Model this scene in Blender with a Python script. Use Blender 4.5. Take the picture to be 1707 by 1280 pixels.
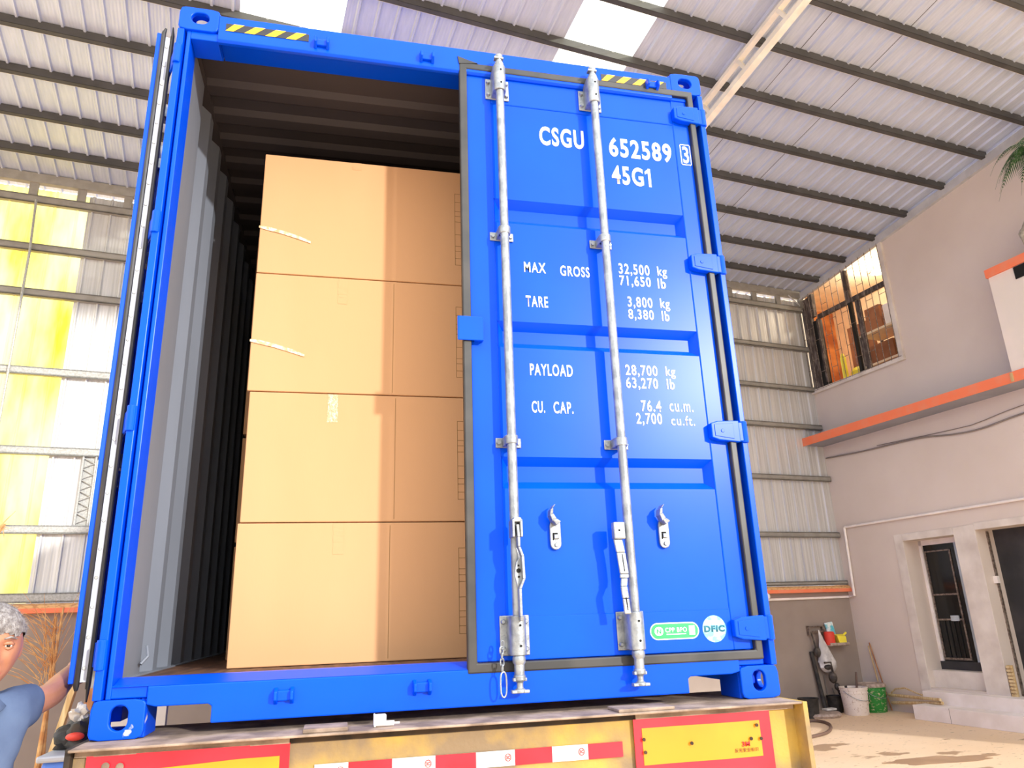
import bpy, bmesh, math, random
from math import sin, cos, pi, radians, sqrt
from mathutils import Vector, Matrix, noise
random.seed(7)
SC = bpy.context.scene
COL = SC.collection
for o in list(bpy.data.objects): bpy.data.objects.remove(o)

# ------------------------------------------------------------ camera
cam_d = bpy.data.cameras.new('camera'); cam = bpy.data.objects.new('camera', cam_d); COL.objects.link(cam)
YAW, PIT, ROL = 0.232046921, 0.305858857, -0.0350878670
F = Vector((sin(YAW)*cos(PIT), cos(YAW)*cos(PIT), sin(PIT)))
R0 = F.cross(Vector((0,0,1))).normalized(); U0 = R0.cross(F)
R1 = R0*cos(ROL)+U0*sin(ROL); U1 = -R0*sin(ROL)+U0*cos(ROL)
m = Matrix((R1, U1, -F)).transposed().to_4x4(); m.translation = Vector((0.757079157,-2.77186989,0.331426761))
cam.matrix_world = m
cam_d.sensor_width = 36; cam_d.lens = 36*1225.98618/1707; cam_d.clip_start = .05; cam_d.clip_end = 500
SC.camera = cam

# ------------------------------------------------------------ world, sun, exposure
w = bpy.data.worlds.new('world'); SC.world = w; w.use_nodes = True
nt = w.node_tree; nt.nodes.clear()
wo = nt.nodes.new('ShaderNodeOutputWorld'); bg = nt.nodes.new('ShaderNodeBackground')
tc = nt.nodes.new('ShaderNodeTexCoord'); sx = nt.nodes.new('ShaderNodeSeparateXYZ'); cr = nt.nodes.new('ShaderNodeValToRGB')
mr = nt.nodes.new('ShaderNodeMapRange'); mr.inputs[1].default_value = -1; mr.inputs[2].default_value = 1
nt.links.new(tc.outputs['Generated'], sx.inputs[0]); nt.links.new(sx.outputs['Z'], mr.inputs[0]); nt.links.new(mr.outputs[0], cr.inputs[0])
e = cr.color_ramp.elements
e[0].position = .48; e[0].color = (.55,.53,.50,1); e[1].position = .52; e[1].color = (.66,.66,.67,1)
q = e.new(.70); q.color = (1.25,1.26,1.28,1); q = e.new(1.0); q.color = (2.3,2.34,2.4,1)
nt.links.new(cr.outputs[0], bg.inputs[0]); bg.inputs[1].default_value = 1.15
nt.links.new(bg.outputs[0], wo.inputs[0])
sd = bpy.data.lights.new('sun','SUN'); sun = bpy.data.objects.new('sun', sd); COL.objects.link(sun)
sd.energy = 2.5; sd.angle = radians(2.0); sd.color = (1,.98,.95)
SUND = Vector((-.60,1.0,-.36)).normalized()
sun.rotation_euler = SUND.to_track_quat('-Z','Y').to_euler(); sun.location = (8,-14,8)
vs = SC.view_settings; vs.view_transform = 'Standard'; vs.look = 'None'; vs.exposure = 0.75; vs.gamma = 1
try: vs.use_curve_mapping = False
except Exception: pass
SC.cycles.max_bounces = 8; SC.cycles.diffuse_bounces = 5

# ------------------------------------------------------------ materials
def newmat(name):
    M = bpy.data.materials.new(name); M.use_nodes = True
    return M, M.node_tree, M.node_tree.nodes['Principled BSDF']
def S2L(c): return tuple((x/12.92 if x <= .04045 else ((x+.055)/1.055)**2.4) for x in c)
def mat(name, col, rough=.55, metal=0, col2=None, scale=4, stretch=(1,1,1), lo=.4, hi=.6, bump=0, bscale=None, coat=0, spec=.5, detail=5, trans=0, emit=None, estr=0):
    """procedural noise-mixed principled; colours are sRGB 0-1"""
    M, t, b = newmat(name)
    c = (*S2L(col),1); b.inputs['Base Color'].default_value = c
    b.inputs['Roughness'].default_value = rough; b.inputs['Metallic'].default_value = metal
    b.inputs['Coat Weight'].default_value = coat; b.inputs['Specular IOR Level'].default_value = spec
    if trans: b.inputs['Transmission Weight'].default_value = trans
    if emit: b.inputs['Emission Color'].default_value = (*S2L(emit),1); b.inputs['Emission Strength'].default_value = estr
    tc = t.nodes.new('ShaderNodeTexCoord'); mp = t.nodes.new('ShaderNodeMapping'); mp.inputs['Scale'].default_value = stretch
    t.links.new(tc.outputs['Object'], mp.inputs[0])
    n = t.nodes.new('ShaderNodeTexNoise'); n.inputs['Scale'].default_value = scale; n.inputs['Detail'].default_value = detail
    t.links.new(mp.outputs[0], n.inputs['Vector'])
    r = t.nodes.new('ShaderNodeValToRGB'); r.color_ramp.elements[0].position = lo; r.color_ramp.elements[1].position = hi
    r.color_ramp.elements[0].color = c; r.color_ramp.elements[1].color = (*S2L(col2 or tuple(min(1,x*1.06) for x in col)),1)
    t.links.new(n.outputs['Fac'], r.inputs[0]); t.links.new(r.outputs[0], b.inputs['Base Color'])
    if bump:
        n2 = t.nodes.new('ShaderNodeTexNoise'); n2.inputs['Scale'].default_value = bscale or scale*6; n2.inputs['Detail'].default_value = 4
        t.links.new(mp.outputs[0], n2.inputs['Vector'])
        bp = t.nodes.new('ShaderNodeBump'); bp.inputs['Strength'].default_value = bump; bp.inputs['Distance'].default_value = .01
        t.links.new(n2.outputs['Fac'], bp.inputs['Height']); t.links.new(bp.outputs[0], b.inputs['Normal'])
    return M
M = {}
M['blue'] = mat('blue_paint', (.0,.285,.86), rough=.30, col2=(.0,.30,.88), scale=2.2, spec=.16)
M['blue_worn'] = mat('blue_paint_worn', (.0,.29,.865), rough=.45, col2=(.72,.72,.78), scale=14, lo=.66, hi=.70, spec=.16)
M['inner_shade'] = mat('inner_paint_shaded', (.20,.18,.19), rough=.7, scale=3)  # inner paint darkened: the shade under the container roof is put into the colour
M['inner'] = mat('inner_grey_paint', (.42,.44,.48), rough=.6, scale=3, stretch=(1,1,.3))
M['rubber'] = mat('black_rubber', (.12,.12,.12), rough=.45, col2=(.20,.19,.18), scale=5)
M['galv'] = mat('galvanised_steel', (.52,.54,.56), rough=.42, metal=.65, col2=(.62,.64,.65), scale=25, bump=.15, bscale=120)
M['galv_dull'] = mat('galvanised_channel', (.62,.62,.59), rough=.6, metal=.3, col2=(.72,.72,.70), scale=55, lo=.35, hi=.65)
M['strip'] = mat('aluminium_strip', (.66,.67,.70), rough=.5, metal=.2, scale=6)
M['white_dec'] = mat('white_vinyl', (.93,.97,1.0), rough=.6)
M['black_dec'] = mat('black_vinyl', (.13,.13,.15), rough=.5)
M['yellow_dec'] = mat('yellow_vinyl', (.93,.70,.03), rough=.45)
M['hole'] = mat('dark_hole', (.05,.06,.06), rough=.9)
M['carton'] = mat('brown_cardboard', (.755,.575,.41), rough=.85, col2=(.775,.595,.43), scale=1.3, stretch=(1,1,.4), bump=.03, bscale=90, spec=.2)
M['ink'] = mat('brown_printed_line', (.50,.38,.22), rough=.9)
M['tape_clear'] = mat('clear_tape_flat', (.78,.61,.45), rough=.15, col2=(.86,.76,.60), scale=70, lo=.5,hi=.62, bump=.4, bscale=120)
M['tape'] = mat('clear_tape', (.90,.82,.68), rough=.12, col2=(.80,.63,.45), scale=40, lo=.45,hi=.6, bump=.5, bscale=120)
M['plank'] = mat('floor_plywood', (.28,.18,.13), rough=.6, col2=(.42,.29,.21), scale=6, stretch=(6,.6,1))
M['dirty_steel'] = mat('dirty_steel', (.46,.39,.33), rough=.8, col2=(.62,.54,.47), scale=9, bump=.3, bscale=60)
M['rust_shade'] = mat('dark_rusty_shaded_steel', (.15,.12,.09), rough=.85, col2=(.25,.19,.13), scale=12)  # rusty steel, darkened further to carry the shade under the trailer deck
M['yellow_board'] = mat('worn_yellow_paint', (.70,.57,.25), rough=.7, col2=(.50,.42,.31), scale=5, lo=.38, hi=.62, bump=.25, bscale=50, detail=9)
M['red_plate'] = mat('red_reflective', (.78,.03,.12), rough=.4, col2=(.82,.10,.18), scale=3)
M['yellow_plate'] = mat('yellow_reflective', (.86,.56,.0), rough=.5, col2=(.83,.52,.0), scale=3)
M['white_plate'] = mat('white_reflective', (.90,.87,.86), rough=.5, col2=(.80,.78,.78), scale=12)
M['green_sticker'] = mat('green_sticker', (.08,.66,.33), rough=.4)
M['cyan_sticker'] = mat('pale_cyan_sticker', (.42,.72,.82), rough=.4, col2=(.58,.80,.86), scale=40, lo=.48, hi=.52)
M['teal_text'] = mat('dark_teal_ink', (.13,.38,.45), rough=.6)
M['red_ink'] = mat('red_ink', (.85,.15,.15), rough=.6)
# building
def sheetmat(name, col, col2, rough=.5, metal=.15, axis='Z'):
    st = (9,9,.18) if axis == 'Z' else (9,.18,9)
    Mt = mat(name, col, rough=rough, metal=metal, col2=col2, scale=3.2, stretch=st, lo=.35, hi=.65, detail=3)
    t = Mt.node_tree; b = t.nodes['Principled BSDF']
    tc = t.nodes.new('ShaderNodeTexCoord'); w_ = t.nodes.new('ShaderNodeTexWave'); w_.bands_direction = 'X'; w_.inputs['Scale'].default_value = 9; w_.inputs['Distortion'].default_value = .3
    t.links.new(tc.outputs['Object'], w_.inputs['Vector'])
    bp = t.nodes.new('ShaderNodeBump'); bp.inputs['Strength'].default_value = .35; bp.inputs['Distance'].default_value = .004
    t.links.new(w_.outputs['Fac'], bp.inputs['Height']); t.links.new(bp.outputs[0], b.inputs['Normal'])
    return Mt
M['roof'] = sheetmat('galvanised_roof_sheet', (.765,.80,.86), (.81,.84,.895), rough=.4, metal=.3, axis='Y')
M['roof_rib'] = mat('roof_rib_bright', (.93,.93,.96), rough=.45, metal=.1)
M['wallsheet'] = sheetmat('galvanised_wall_sheet', (.76,.76,.745), (.86,.86,.85), rough=.45, metal=.3)
M['purlin'] = mat('purlin_paint', (.25,.245,.24), rough=.6, col2=(.29,.285,.28), scale=3)
M['girt'] = mat('girt_steel', (.56,.545,.51), rough=.65, metal=.1, col2=(.60,.585,.55), scale=8)
M['cream_steel'] = mat('cream_painted_steel', (.90,.87,.80), rough=.6, scale=5)
M['grey_steel'] = mat('grey_painted_steel', (.72,.72,.72), rough=.6, scale=6)
M['plaster'] = mat('grey_plaster', (.83,.775,.725), rough=.9, col2=(.86,.81,.765), scale=.9, lo=.3, hi=.7, bump=.05, bscale=30, spec=.2)
M['plaster_light'] = mat('patched_plaster', (.90,.865,.82), rough=.9, col2=(.80,.755,.71), scale=3, lo=.35, hi=.7, spec=.2)
M['dwarf'] = mat('brown_grey_render', (.63,.575,.53), rough=.9, col2=(.57,.515,.475), scale=1.4, lo=.3,hi=.7, spec=.2)
M['cream_wall'] = mat('cream_paint', (.93,.88,.83), rough=.85, col2=(.90,.86,.81), scale=1.5)
M['orange'] = mat('orange_paint', (.96,.50,.33), rough=.7, col2=(.93,.56,.42), scale=6, lo=.45,hi=.75)
M['sandy_orange'] = mat('sandy_mortar', (.88,.68,.45), rough=.9, col2=(.72,.50,.33), scale=18, stretch=(1,1,3), lo=.45, hi=.7)
M['soffit'] = mat('soffit_grey', (.55,.55,.58), rough=.9, scale=2)
M['stone'] = mat('pale_stone', (.90,.855,.815), rough=.7, col2=(.94,.90,.87), scale=3)
M['white_pipe'] = mat('white_plastic', (.93,.90,.87), rough=.5)
M['cable'] = mat('grey_cable', (.50,.46,.43), rough=.7)
M['dark_glass'] = mat('dark_glass', (.05,.055,.06), rough=.12, col2=(.10,.11,.11), scale=3, stretch=(6,6,.6))
M['alu'] = mat('pale_aluminium', (.78,.82,.84), rough=.4, metal=.2, col2=(.66,.70,.72), scale=3, stretch=(1,1,.5))
M['dark_void'] = mat('dark_interior', (.24,.23,.23), rough=.8, col2=(.17,.17,.17), scale=2)
M['black_metal'] = mat('black_metal', (.08,.08,.08), rough=.4)
M['dark_wood'] = mat('weathered_dark_wood', (.30,.26,.24), rough=.85, col2=(.52,.47,.43), scale=20, stretch=(1,1,.3), lo=.45, hi=.7)
M['bar'] = mat('tarnished_bar', (.60,.55,.50), rough=.5, metal=.5, col2=(.42,.36,.32), scale=30)
M['room_wall'] = mat('room_orange_wood', (.86,.56,.30), rough=.6, col2=(.66,.36,.18), scale=2)
M['room_cream'] = mat('room_cream', (.93,.85,.72), rough=.8)
M['box_brown'] = mat('box_brown', (.58,.36,.22), rough=.8, col2=(.65,.42,.27), scale=4)
M['lamp'] = mat('lamp_glow', (1,.93,.8), emit=(1,.93,.8), estr=3.0)
M['yellow_thing'] = mat('lime_yellow', (.93,.86,.25), rough=.5)
M['bucket_white'] = mat('white_bucket_plastic', (.90,.85,.80), rough=.6, col2=(.74,.64,.56), scale=34, lo=.58, hi=.70)
M['bucket_green'] = mat('green_bucket_plastic', (.15,.52,.20), rough=.5, col2=(.72,.70,.55), scale=26, lo=.55, hi=.66, stretch=(1,1,1.4))
M['cement'] = mat('dried_cement', (.72,.64,.58), rough=.9, col2=(.56,.49,.43), scale=20, lo=.4,hi=.7)
M['black_pl'] = mat('black_plastic', (.12,.12,.11), rough=.6, col2=(.22,.20,.18), scale=12)
M['bag_white'] = mat('white_bag', (.88,.86,.84), rough=.5, col2=(.74,.72,.70), scale=9, bump=.5, bscale=20)
M['tool_dark'] = mat('dark_tool', (.20,.17,.15), rough=.6, col2=(.42,.38,.34), scale=12, lo=.45,hi=.7)
M['wood'] = mat('raw_wood', (.72,.52,.36), rough=.85, col2=(.58,.38,.24), scale=8, stretch=(4,4,.4))
M['bamboo'] = mat('pale_wood', (.85,.76,.58), rough=.8, col2=(.75,.62,.42), scale=9, stretch=(4,4,.4))
M['straw'] = mat('dry_straw', (.88,.70,.46), rough=.9, col2=(.78,.54,.32), scale=9)
M['hose'] = mat('brown_hose', (.38,.29,.24), rough=.6)
M['leaf'] = mat('palm_leaf', (.10,.26,.12), rough=.6, col2=(.22,.40,.20), scale=6)
M['rock'] = mat('pitted_stone', (.74,.71,.63), rough=.95, col2=(.55,.52,.46), scale=30, lo=.4,hi=.7, bump=.8, bscale=30)
M['red_pl'] = mat('red_plastic', (.86,.25,.18), rough=.5)
M['blue_pl'] = mat('blue_plastic', (.30,.48,.85), rough=.5, col2=(.36,.54,.9), scale=3)
M['teal'] = mat('teal_print', (.35,.75,.82), rough=.5, col2=(.92,.95,.93), scale=6, lo=.45, hi=.55)
M['skin'] = mat('skin', (.60,.40,.30), rough=.5, col2=(.66,.45,.34), scale=7, lo=.35,hi=.65, bump=.08, bscale=90)
M['lip'] = mat('lip', (.66,.37,.33), rough=.5)
M['eye_white'] = mat('eye_white', (.86,.84,.80), rough=.2)
M['iris'] = mat('dark_iris', (.07,.04,.03), rough=.15)
M['hair'] = mat('grey_hair', (.40,.37,.36), rough=.85, col2=(.60,.58,.57), scale=90, stretch=(1,1,.6), lo=.35, hi=.65, bump=.6, bscale=220)
M['shirt'] = mat('blue_grey_shirt', (.27,.32,.43), rough=.9, col2=(.33,.39,.50), scale=4, bump=.25, bscale=25, spec=.1)
M['shirt_dark'] = mat('navy_trim', (.12,.14,.24), rough=.9)
M['trousers'] = mat('dark_trousers', (.16,.17,.22), rough=.9)
M['shoe'] = mat('dark_shoe', (.10,.10,.10), rough=.6)
# concrete floor with damp patches
def floor_mat():
    Mt, t, b = newmat('yard_concrete'); b.inputs['Roughness'].default_value = .75; b.inputs['Specular IOR Level'].default_value = .3
    tc = t.nodes.new('ShaderNodeTexCoord'); mp = t.nodes.new('ShaderNodeMapping'); t.links.new(tc.outputs['Object'], mp.inputs[0])
    def N(scale, det, lo, hi, c0, c1, st=(1,1,1)):
        m_ = t.nodes.new('ShaderNodeMapping'); m_.inputs['Scale'].default_value = st; t.links.new(tc.outputs['Object'], m_.inputs[0])
        n = t.nodes.new('ShaderNodeTexNoise'); n.inputs['Scale'].default_value = scale; n.inputs['Detail'].default_value = det
        t.links.new(m_.outputs[0], n.inputs['Vector'])
        r = t.nodes.new('ShaderNodeValToRGB'); r.color_ramp.elements[0].position = lo; r.color_ramp.elements[1].position = hi
        r.color_ramp.elements[0].color = c0; r.color_ramp.elements[1].color = c1
        t.links.new(n.outputs['Fac'], r.inputs[0]); return r.outputs[0]
    base = N(.7, 6, .3, .7, (*S2L((.92,.81,.68)),1), (*S2L((.88,.755,.61)),1))
    damp = N(1.1, 5, .635, .66, (0,0,0,1), (1,1,1,1), (1,1.8,1))
    spk = N(16, 3, .66, .70, (0,0,0,1), (1,1,1,1), (.6,2.2,1))
    a = t.nodes.new('ShaderNodeMix'); a.data_type = 'RGBA'; t.links.new(damp, a.inputs[0]); t.links.new(base, a.inputs[6]); a.inputs[7].default_value = (*S2L((.66,.54,.42)),1)
    c = t.nodes.new('ShaderNodeMix'); c.data_type = 'RGBA'; t.links.new(spk, c.inputs[0]); t.links.new(a.outputs[2], c.inputs[6]); c.inputs[7].default_value = (*S2L((.60,.52,.42)),1)
    t.links.new(c.outputs[2], b.inputs['Base Color'])
    return Mt
M['floor'] = floor_mat()
def translucent(name, col, col2, clear, stretch, scale=2, lo=.35, hi=.65):
    Mt = bpy.data.materials.new(name); Mt.use_nodes = True; t = Mt.node_tree; t.nodes.clear()
    out = t.nodes.new('ShaderNodeOutputMaterial'); tl = t.nodes.new('ShaderNodeBsdfTranslucent'); df = t.nodes.new('ShaderNodeBsdfDiffuse'); tp = t.nodes.new('ShaderNodeBsdfTransparent')
    tc = t.nodes.new('ShaderNodeTexCoord'); mp = t.nodes.new('ShaderNodeMapping'); mp.inputs['Scale'].default_value = stretch
    t.links.new(tc.outputs['Object'], mp.inputs[0]); n = t.nodes.new('ShaderNodeTexNoise'); n.inputs['Scale'].default_value = scale; n.inputs['Detail'].default_value = 5
    t.links.new(mp.outputs[0], n.inputs['Vector'])
    r = t.nodes.new('ShaderNodeValToRGB'); r.color_ramp.elements[0].position = lo; r.color_ramp.elements[1].position = hi
    r.color_ramp.elements[0].color = (*S2L(col),1); r.color_ramp.elements[1].color = (*S2L(col2),1)
    t.links.new(n.outputs['Fac'], r.inputs[0])
    for x in (tl, df, tp): t.links.new(r.outputs[0], x.inputs[0])
    m1 = t.nodes.new('ShaderNodeMixShader'); m1.inputs[0].default_value = .25; t.links.new(tl.outputs[0], m1.inputs[1]); t.links.new(df.outputs[0], m1.inputs[2])
    m2 = t.nodes.new('ShaderNodeMixShader'); m2.inputs[0].default_value = clear; t.links.new(m1.outputs[0], m2.inputs[1]); t.links.new(tp.outputs[0], m2.inputs[2])
    t.links.new(m2.outputs[0], out.inputs[0]); return Mt
M['yellow_trans'] = translucent('yellow_translucent_sheet', (1.0,.93,.25), (1.0,1.0,.72), .42, (2.2,2.2,.5), 1.3, .34, .64)
M['sky_trans'] = translucent('clear_skylight_sheet', (1,1,.97), (1,1,.92), .75, (1,1,1))

# ------------------------------------------------------------ mesh helpers
class MB:
    def __init__(s): s.bm = bmesh.new(); s.mi = 0
    def _f(s, vs):
        try: f = s.bm.faces.new(vs); f.material_index = s.mi; return f
        except ValueError: return None
    def poly(s, pts): return s._f([s.bm.verts.new(p) for p in pts])
    def box(s, x0,x1,y0,y1,z0,z1):
        return s.hexa([(x0,y0,z0),(x1,y0,z0),(x1,y1,z0),(x0,y1,z0),(x0,y0,z1),(x1,y0,z1),(x1,y1,z1),(x0,y1,z1)])
    def hexa(s, p):
        v = [s.bm.verts.new(c) for c in p]
        for i in ((3,2,1,0),(4,5,6,7),(0,1,5,4),(1,2,6,5),(2,3,7,6),(3,0,4,7)): s._f([v[j] for j in i])
        return v
    def prism(s, pts, axis, a, b):
        """pts 2D polygon in the other two axes (order xyz without axis), extruded along axis a..b"""
        def P(p, t):
            if axis == 'x': return (t, p[0], p[1])
            if axis == 'y': return (p[0], t, p[1])
            return (p[0], p[1], t)
        A = [s.bm.verts.new(P(p,a)) for p in pts]; B = [s.bm.verts.new(P(p,b)) for p in pts]
        s._f(A[::-1]); s._f(B); n = len(pts)
        for i in range(n): s._f([A[i],A[(i+1)%n],B[(i+1)%n],B[i]])
    def tube(s, pts, r, n=10, cap=True):
        pts = [Vector(p) for p in pts]; rs = r if isinstance(r,(list,tuple)) else [r]*len(pts)
        rings = []; up = None
        for i, p in enumerate(pts):
            d = (pts[min(i+1,len(pts)-1)]-pts[max(i-1,0)])
            if d.length < 1e-9: d = Vector((0,0,1))
            d.normalize()
            if up is None or abs(up.dot(d)) > .98:
                up = Vector((0,0,1)) if abs(d.z) < .9 else Vector((1,0,0))
            a = d.cross(up).normalized(); b = a.cross(d); up = b
            rings.append([s.bm.verts.new(p+(a*cos(2*pi*k/n)+b*sin(2*pi*k/n))*rs[i]) for k in range(n)])
        for i in range(len(rings)-1):
            for k in range(n): s._f([rings[i][k],rings[i][(k+1)%n],rings[i+1][(k+1)%n],rings[i+1][k]])
        if cap: s._f(rings[0][::-1]); s._f(rings[-1])
    def lathe(s, prof, c=(0,0,0), n=24, M_=None, cap=True):
        """prof list of (r,z)"""
        rings = []
        for r_, z in prof:
            ring = []
            for k in range(n):
                p = Vector((r_*cos(2*pi*k/n), r_*sin(2*pi*k/n), z))
                if M_: p = M_ @ p
                ring.append(s.bm.verts.new(p+Vector(c)))
            rings.append(ring)
        for i in range(len(rings)-1):
            for k in range(n): s._f([rings[i][k],rings[i][(k+1)%n],rings[i+1][(k+1)%n],rings[i+1][k]])
        if cap: s._f(rings[0][::-1]); s._f(rings[-1])
    def strip(s, prof, f0, f1):
        """sheet: prof list of 2D points; f0/f1 map a 2D point to 3D at both ends"""
        A = [s.bm.verts.new(f0(p)) for p in prof]; B = [s.bm.verts.new(f1(p)) for p in prof]
        for i in range(len(prof)-1): s._f([A[i],A[i+1],B[i+1],B[i]])
    def holeplate(s, w, h, th, cx, cy, rx, ry, Mx, n=32, corner=0):
        """plate w x h (local x,y; origin at a corner) with a stadium hole, thickness along local z, through matrix Mx"""
        inner = []; outer = []
        for k in range(n):
            a = 2*pi*(k+.5)/n; ca, sa = cos(a), sin(a)
            rr = min(rx,ry)
            if ry >= rx: ix, iy = rr*ca, rr*sa + (ry-rx)*(1 if sa > 0 else -1)
            else: ix, iy = rr*ca + (rx-ry)*(1 if ca > 0 else -1), rr*sa
            inner.append((cx+ix, cy+iy))
            # ray to outer rect
            t = 1e9
            if ca > 1e-6: t = min(t, (w-cx)/ca)
            if ca < -1e-6: t = min(t, -cx/ca)
            if sa > 1e-6: t = min(t, (h-cy)/sa)
            if sa < -1e-6: t = min(t, -cy/sa)
            outer.append([cx+ca*t, cy+sa*t])
        for X in (0,w):
            for Y in (0,h):
                k = min(range(n), key=lambda i: (outer[i][0]-X)**2+(outer[i][1]-Y)**2)
                dx = corner*(1 if X == 0 else -1)*.3; dy = corner*(1 if Y == 0 else -1)*.3
                outer[k] = [X+dx, Y+dy]
        T = lambda p,z: s.bm.verts.new(Mx @ Vector((p[0],p[1],z)))
        I0=[T(p,0) for p in inner]; I1=[T(p,th) for p in inner]; O0=[T(p,0) for p in outer]; O1=[T(p,th) for p in outer]
        for k in range(n):
            j=(k+1)%n
            s._f([O0[k],O0[j],I0[j],I0[k]]); s._f([O1[j],O1[k],I1[k],I1[j]])
            s._f([I0[k],I0[j],I1[j],I1[k]]); s._f([O0[j],O0[k],O1[k],O1[j]])
    def ball(s, c, r, sub=2, sc=(1,1,1)):
        ret = bmesh.ops.create_icosphere(s.bm, subdivisions=sub, radius=1)
        for v in ret['verts']: v.co = Vector((v.co.x*r*sc[0], v.co.y*r*sc[1], v.co.z*r*sc[2]))+Vector(c)
        for v in ret['verts']:
            for f in v.link_faces: f.material_index = s.mi
    def build(s, name, mats, parent=None, smooth=False, bevel=0, mw=None, recalc=True, solid=0):
        if recalc: bmesh.ops.recalc_face_normals(s.bm, faces=s.bm.faces)
        me = bpy.data.meshes.new(name); s.bm.to_mesh(me); s.bm.free()
        if not isinstance(mats,(list,tuple)): mats = [mats]
        for m_ in mats: me.materials.append(M[m_] if isinstance(m_, str) else m_)
        o = bpy.data.objects.new(name, me); COL.objects.link(o)
        if mw is not None: o.matrix_world = mw
        if smooth:
            for p in me.polygons: p.use_smooth = True
            if smooth != 'all':
                me.set_sharp_from_angle(angle=radians(35))
        if bevel:
            b = o.modifiers.new('bevel','BEVEL'); b.width = bevel; b.segments = 2; b.limit_method = 'ANGLE'; b.angle_limit = radians(40)
        if solid:
            b = o.modifiers.new('solid','SOLIDIFY'); b.thickness = solid; b.offset = 0
        setpar(o, parent, mw)
        return o
def setpar(o, parent, mw=None):
    if parent is not None:
        o.parent = parent
        # parents are only ever translated/rotated once, before their parts are made
        o.matrix_parent_inverse = world_of(parent).inverted()
def world_of(o):
    b = o.matrix_basis.copy()
    if o.parent is None: return b
    return world_of(o.parent) @ o.matrix_parent_inverse @ b
def tag(o, label, cat, group=None):
    o['label'] = label; o['category'] = cat
    if group: o['group'] = group
    return o
def thing(name, label, cat, loc=(0,0,0), group=None):
    o = bpy.data.objects.new(name, None); o.empty_display_size = .1; COL.objects.link(o); o.location = loc
    return tag(o, label, cat, group)
def struct(o): o['kind'] = 'structure'; return o
def copy_tree(o, delta=Matrix(), parent=None):
    c = o.copy(); COL.objects.link(c)
    if parent is None: c.matrix_basis = delta @ o.matrix_basis
    else: c.parent = parent
    for ch in [x for x in bpy.data.objects if x.parent is o]: copy_tree(ch, delta, c)
    return c
_fc = {}
def text_mesh(txt, x0, x1, z0, z1, y, name, m_, parent, bold=.03, thick=.0006, mw=None, facing=-1):
    cu = bpy.data.curves.new('t','FONT'); cu.body = txt; cu.size = 1; cu.offset = bold; cu.space_character = 1.16; cu.extrude = 0; cu.resolution_u = 4
    ob = bpy.data.objects.new('t', cu); COL.objects.link(ob)
    dg = bpy.context.evaluated_depsgraph_get(); me = bpy.data.meshes.new_from_object(ob.evaluated_get(dg))
    bpy.data.objects.remove(ob); bpy.data.curves.remove(cu)
    xs = [v.co.x for v in me.vertices]; ys = [v.co.y for v in me.vertices]
    a,b,c,d = min(xs),max(xs),min(ys),max(ys)
    for v in me.vertices:
        X = x0+(v.co.x-a)/(b-a)*(x1-x0); Z = z0+(v.co.y-c)/(d-c)*(z1-z0)
        v.co = Vector((X, y, Z))
    me.materials.append(M[m_]); me.name = name
    o = bpy.data.objects.new(name, me); COL.objects.link(o)
    if mw is not None: o.matrix_world = mw
    s_ = o.modifiers.new('s','SOLIDIFY'); s_.thickness = thick; s_.offset = 0
    setpar(o, parent)
    return o

# building frame: local x = s (to the right along the back wall), y = depth away from camera (so -t), z up
PHI = radians(-8.5)
EV = Vector((cos(PHI),-sin(PHI),0)); NV = Vector((sin(PHI),cos(PHI),0))
CO = Vector((9.47,8.87,0))-.15*EV
BM_ = Matrix((EV,NV,Vector((0,0,1)))).transposed().to_4x4(); BM_.translation = CO
GZ = -1.3
def roofz(t): return 6.17+.125*t
def bobj(mb, name, mats, parent=None, **k): return mb.build(name, mats, parent, mw=BM_.copy(), **k)

# ================================================================= SETTING
mb = MB(); mb.box(-40,30,-30,30,GZ-.2,GZ); fl = struct(bobj(mb,'floor','floor'))
M['damp'] = mat('damp_concrete', (.66,.52,.39), rough=.35, col2=(.72,.58,.44), scale=3)
mb = MB(); _c=(-2.68,-3.68); P=[]
for k in range(40):
    a=2*pi*k/40; r_=1+.45*noise.noise(Vector((cos(a)*1.6,sin(a)*1.6,2.3)))+.25*noise.noise(Vector((cos(a)*4,sin(a)*4,7)))
    u=.62*cos(a)*r_; v=.17*sin(a)*r_; P.append((_c[0]+u*.93+v*.2,_c[1]-u*.22+v))
mb.prism(P,'z',GZ,GZ+.002); bobj(mb,'damp_stain','damp',fl)

# --- back wall sheets
def rib_profile(a, b, pitch=.225, rib=.038, dep=-.024, phase=0):
    pts = [(a,0)]; k = math.floor((a-phase)/pitch)+1; x = phase+k*pitch
    while x+rib < b:
        pts += [(x-rib*.5,0),(x-rib*.22,dep),(x+rib*.22,dep),(x+rib*.5,0)]; x += pitch
    pts.append((b,0)); return pts
def wallsheet(mb, a, b, z0, z1, y=0, **k):
    mb.strip(rib_profile(a,b,**k), lambda p:(p[0],y+p[1],z0), lambda p:(p[0],y+p[1],z1))
ZT = 5.98
wl = MB()
wallsheet(wl,-16,-13.25,.66,ZT); wallsheet(wl,-12.2,-9.9,.66,ZT); wallsheet(wl,-9.9,-6.5,3.4,ZT)
wallL = struct(bobj(wl,'wall_left','wallsheet',solid=.002))
wr = MB(); wallsheet(wr,-6.5,.0,.66,ZT,phase=.06); wallR = struct(bobj(wr,'wall_back','wallsheet',solid=.002))
tp = MB(); wallsheet(tp,-13.25,-12.2,.66,ZT,phase=-13.1,pitch=.26); bobj(tp,'translucent_panel','yellow_trans',wallL)['label']='yellowed translucent sheet'
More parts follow.
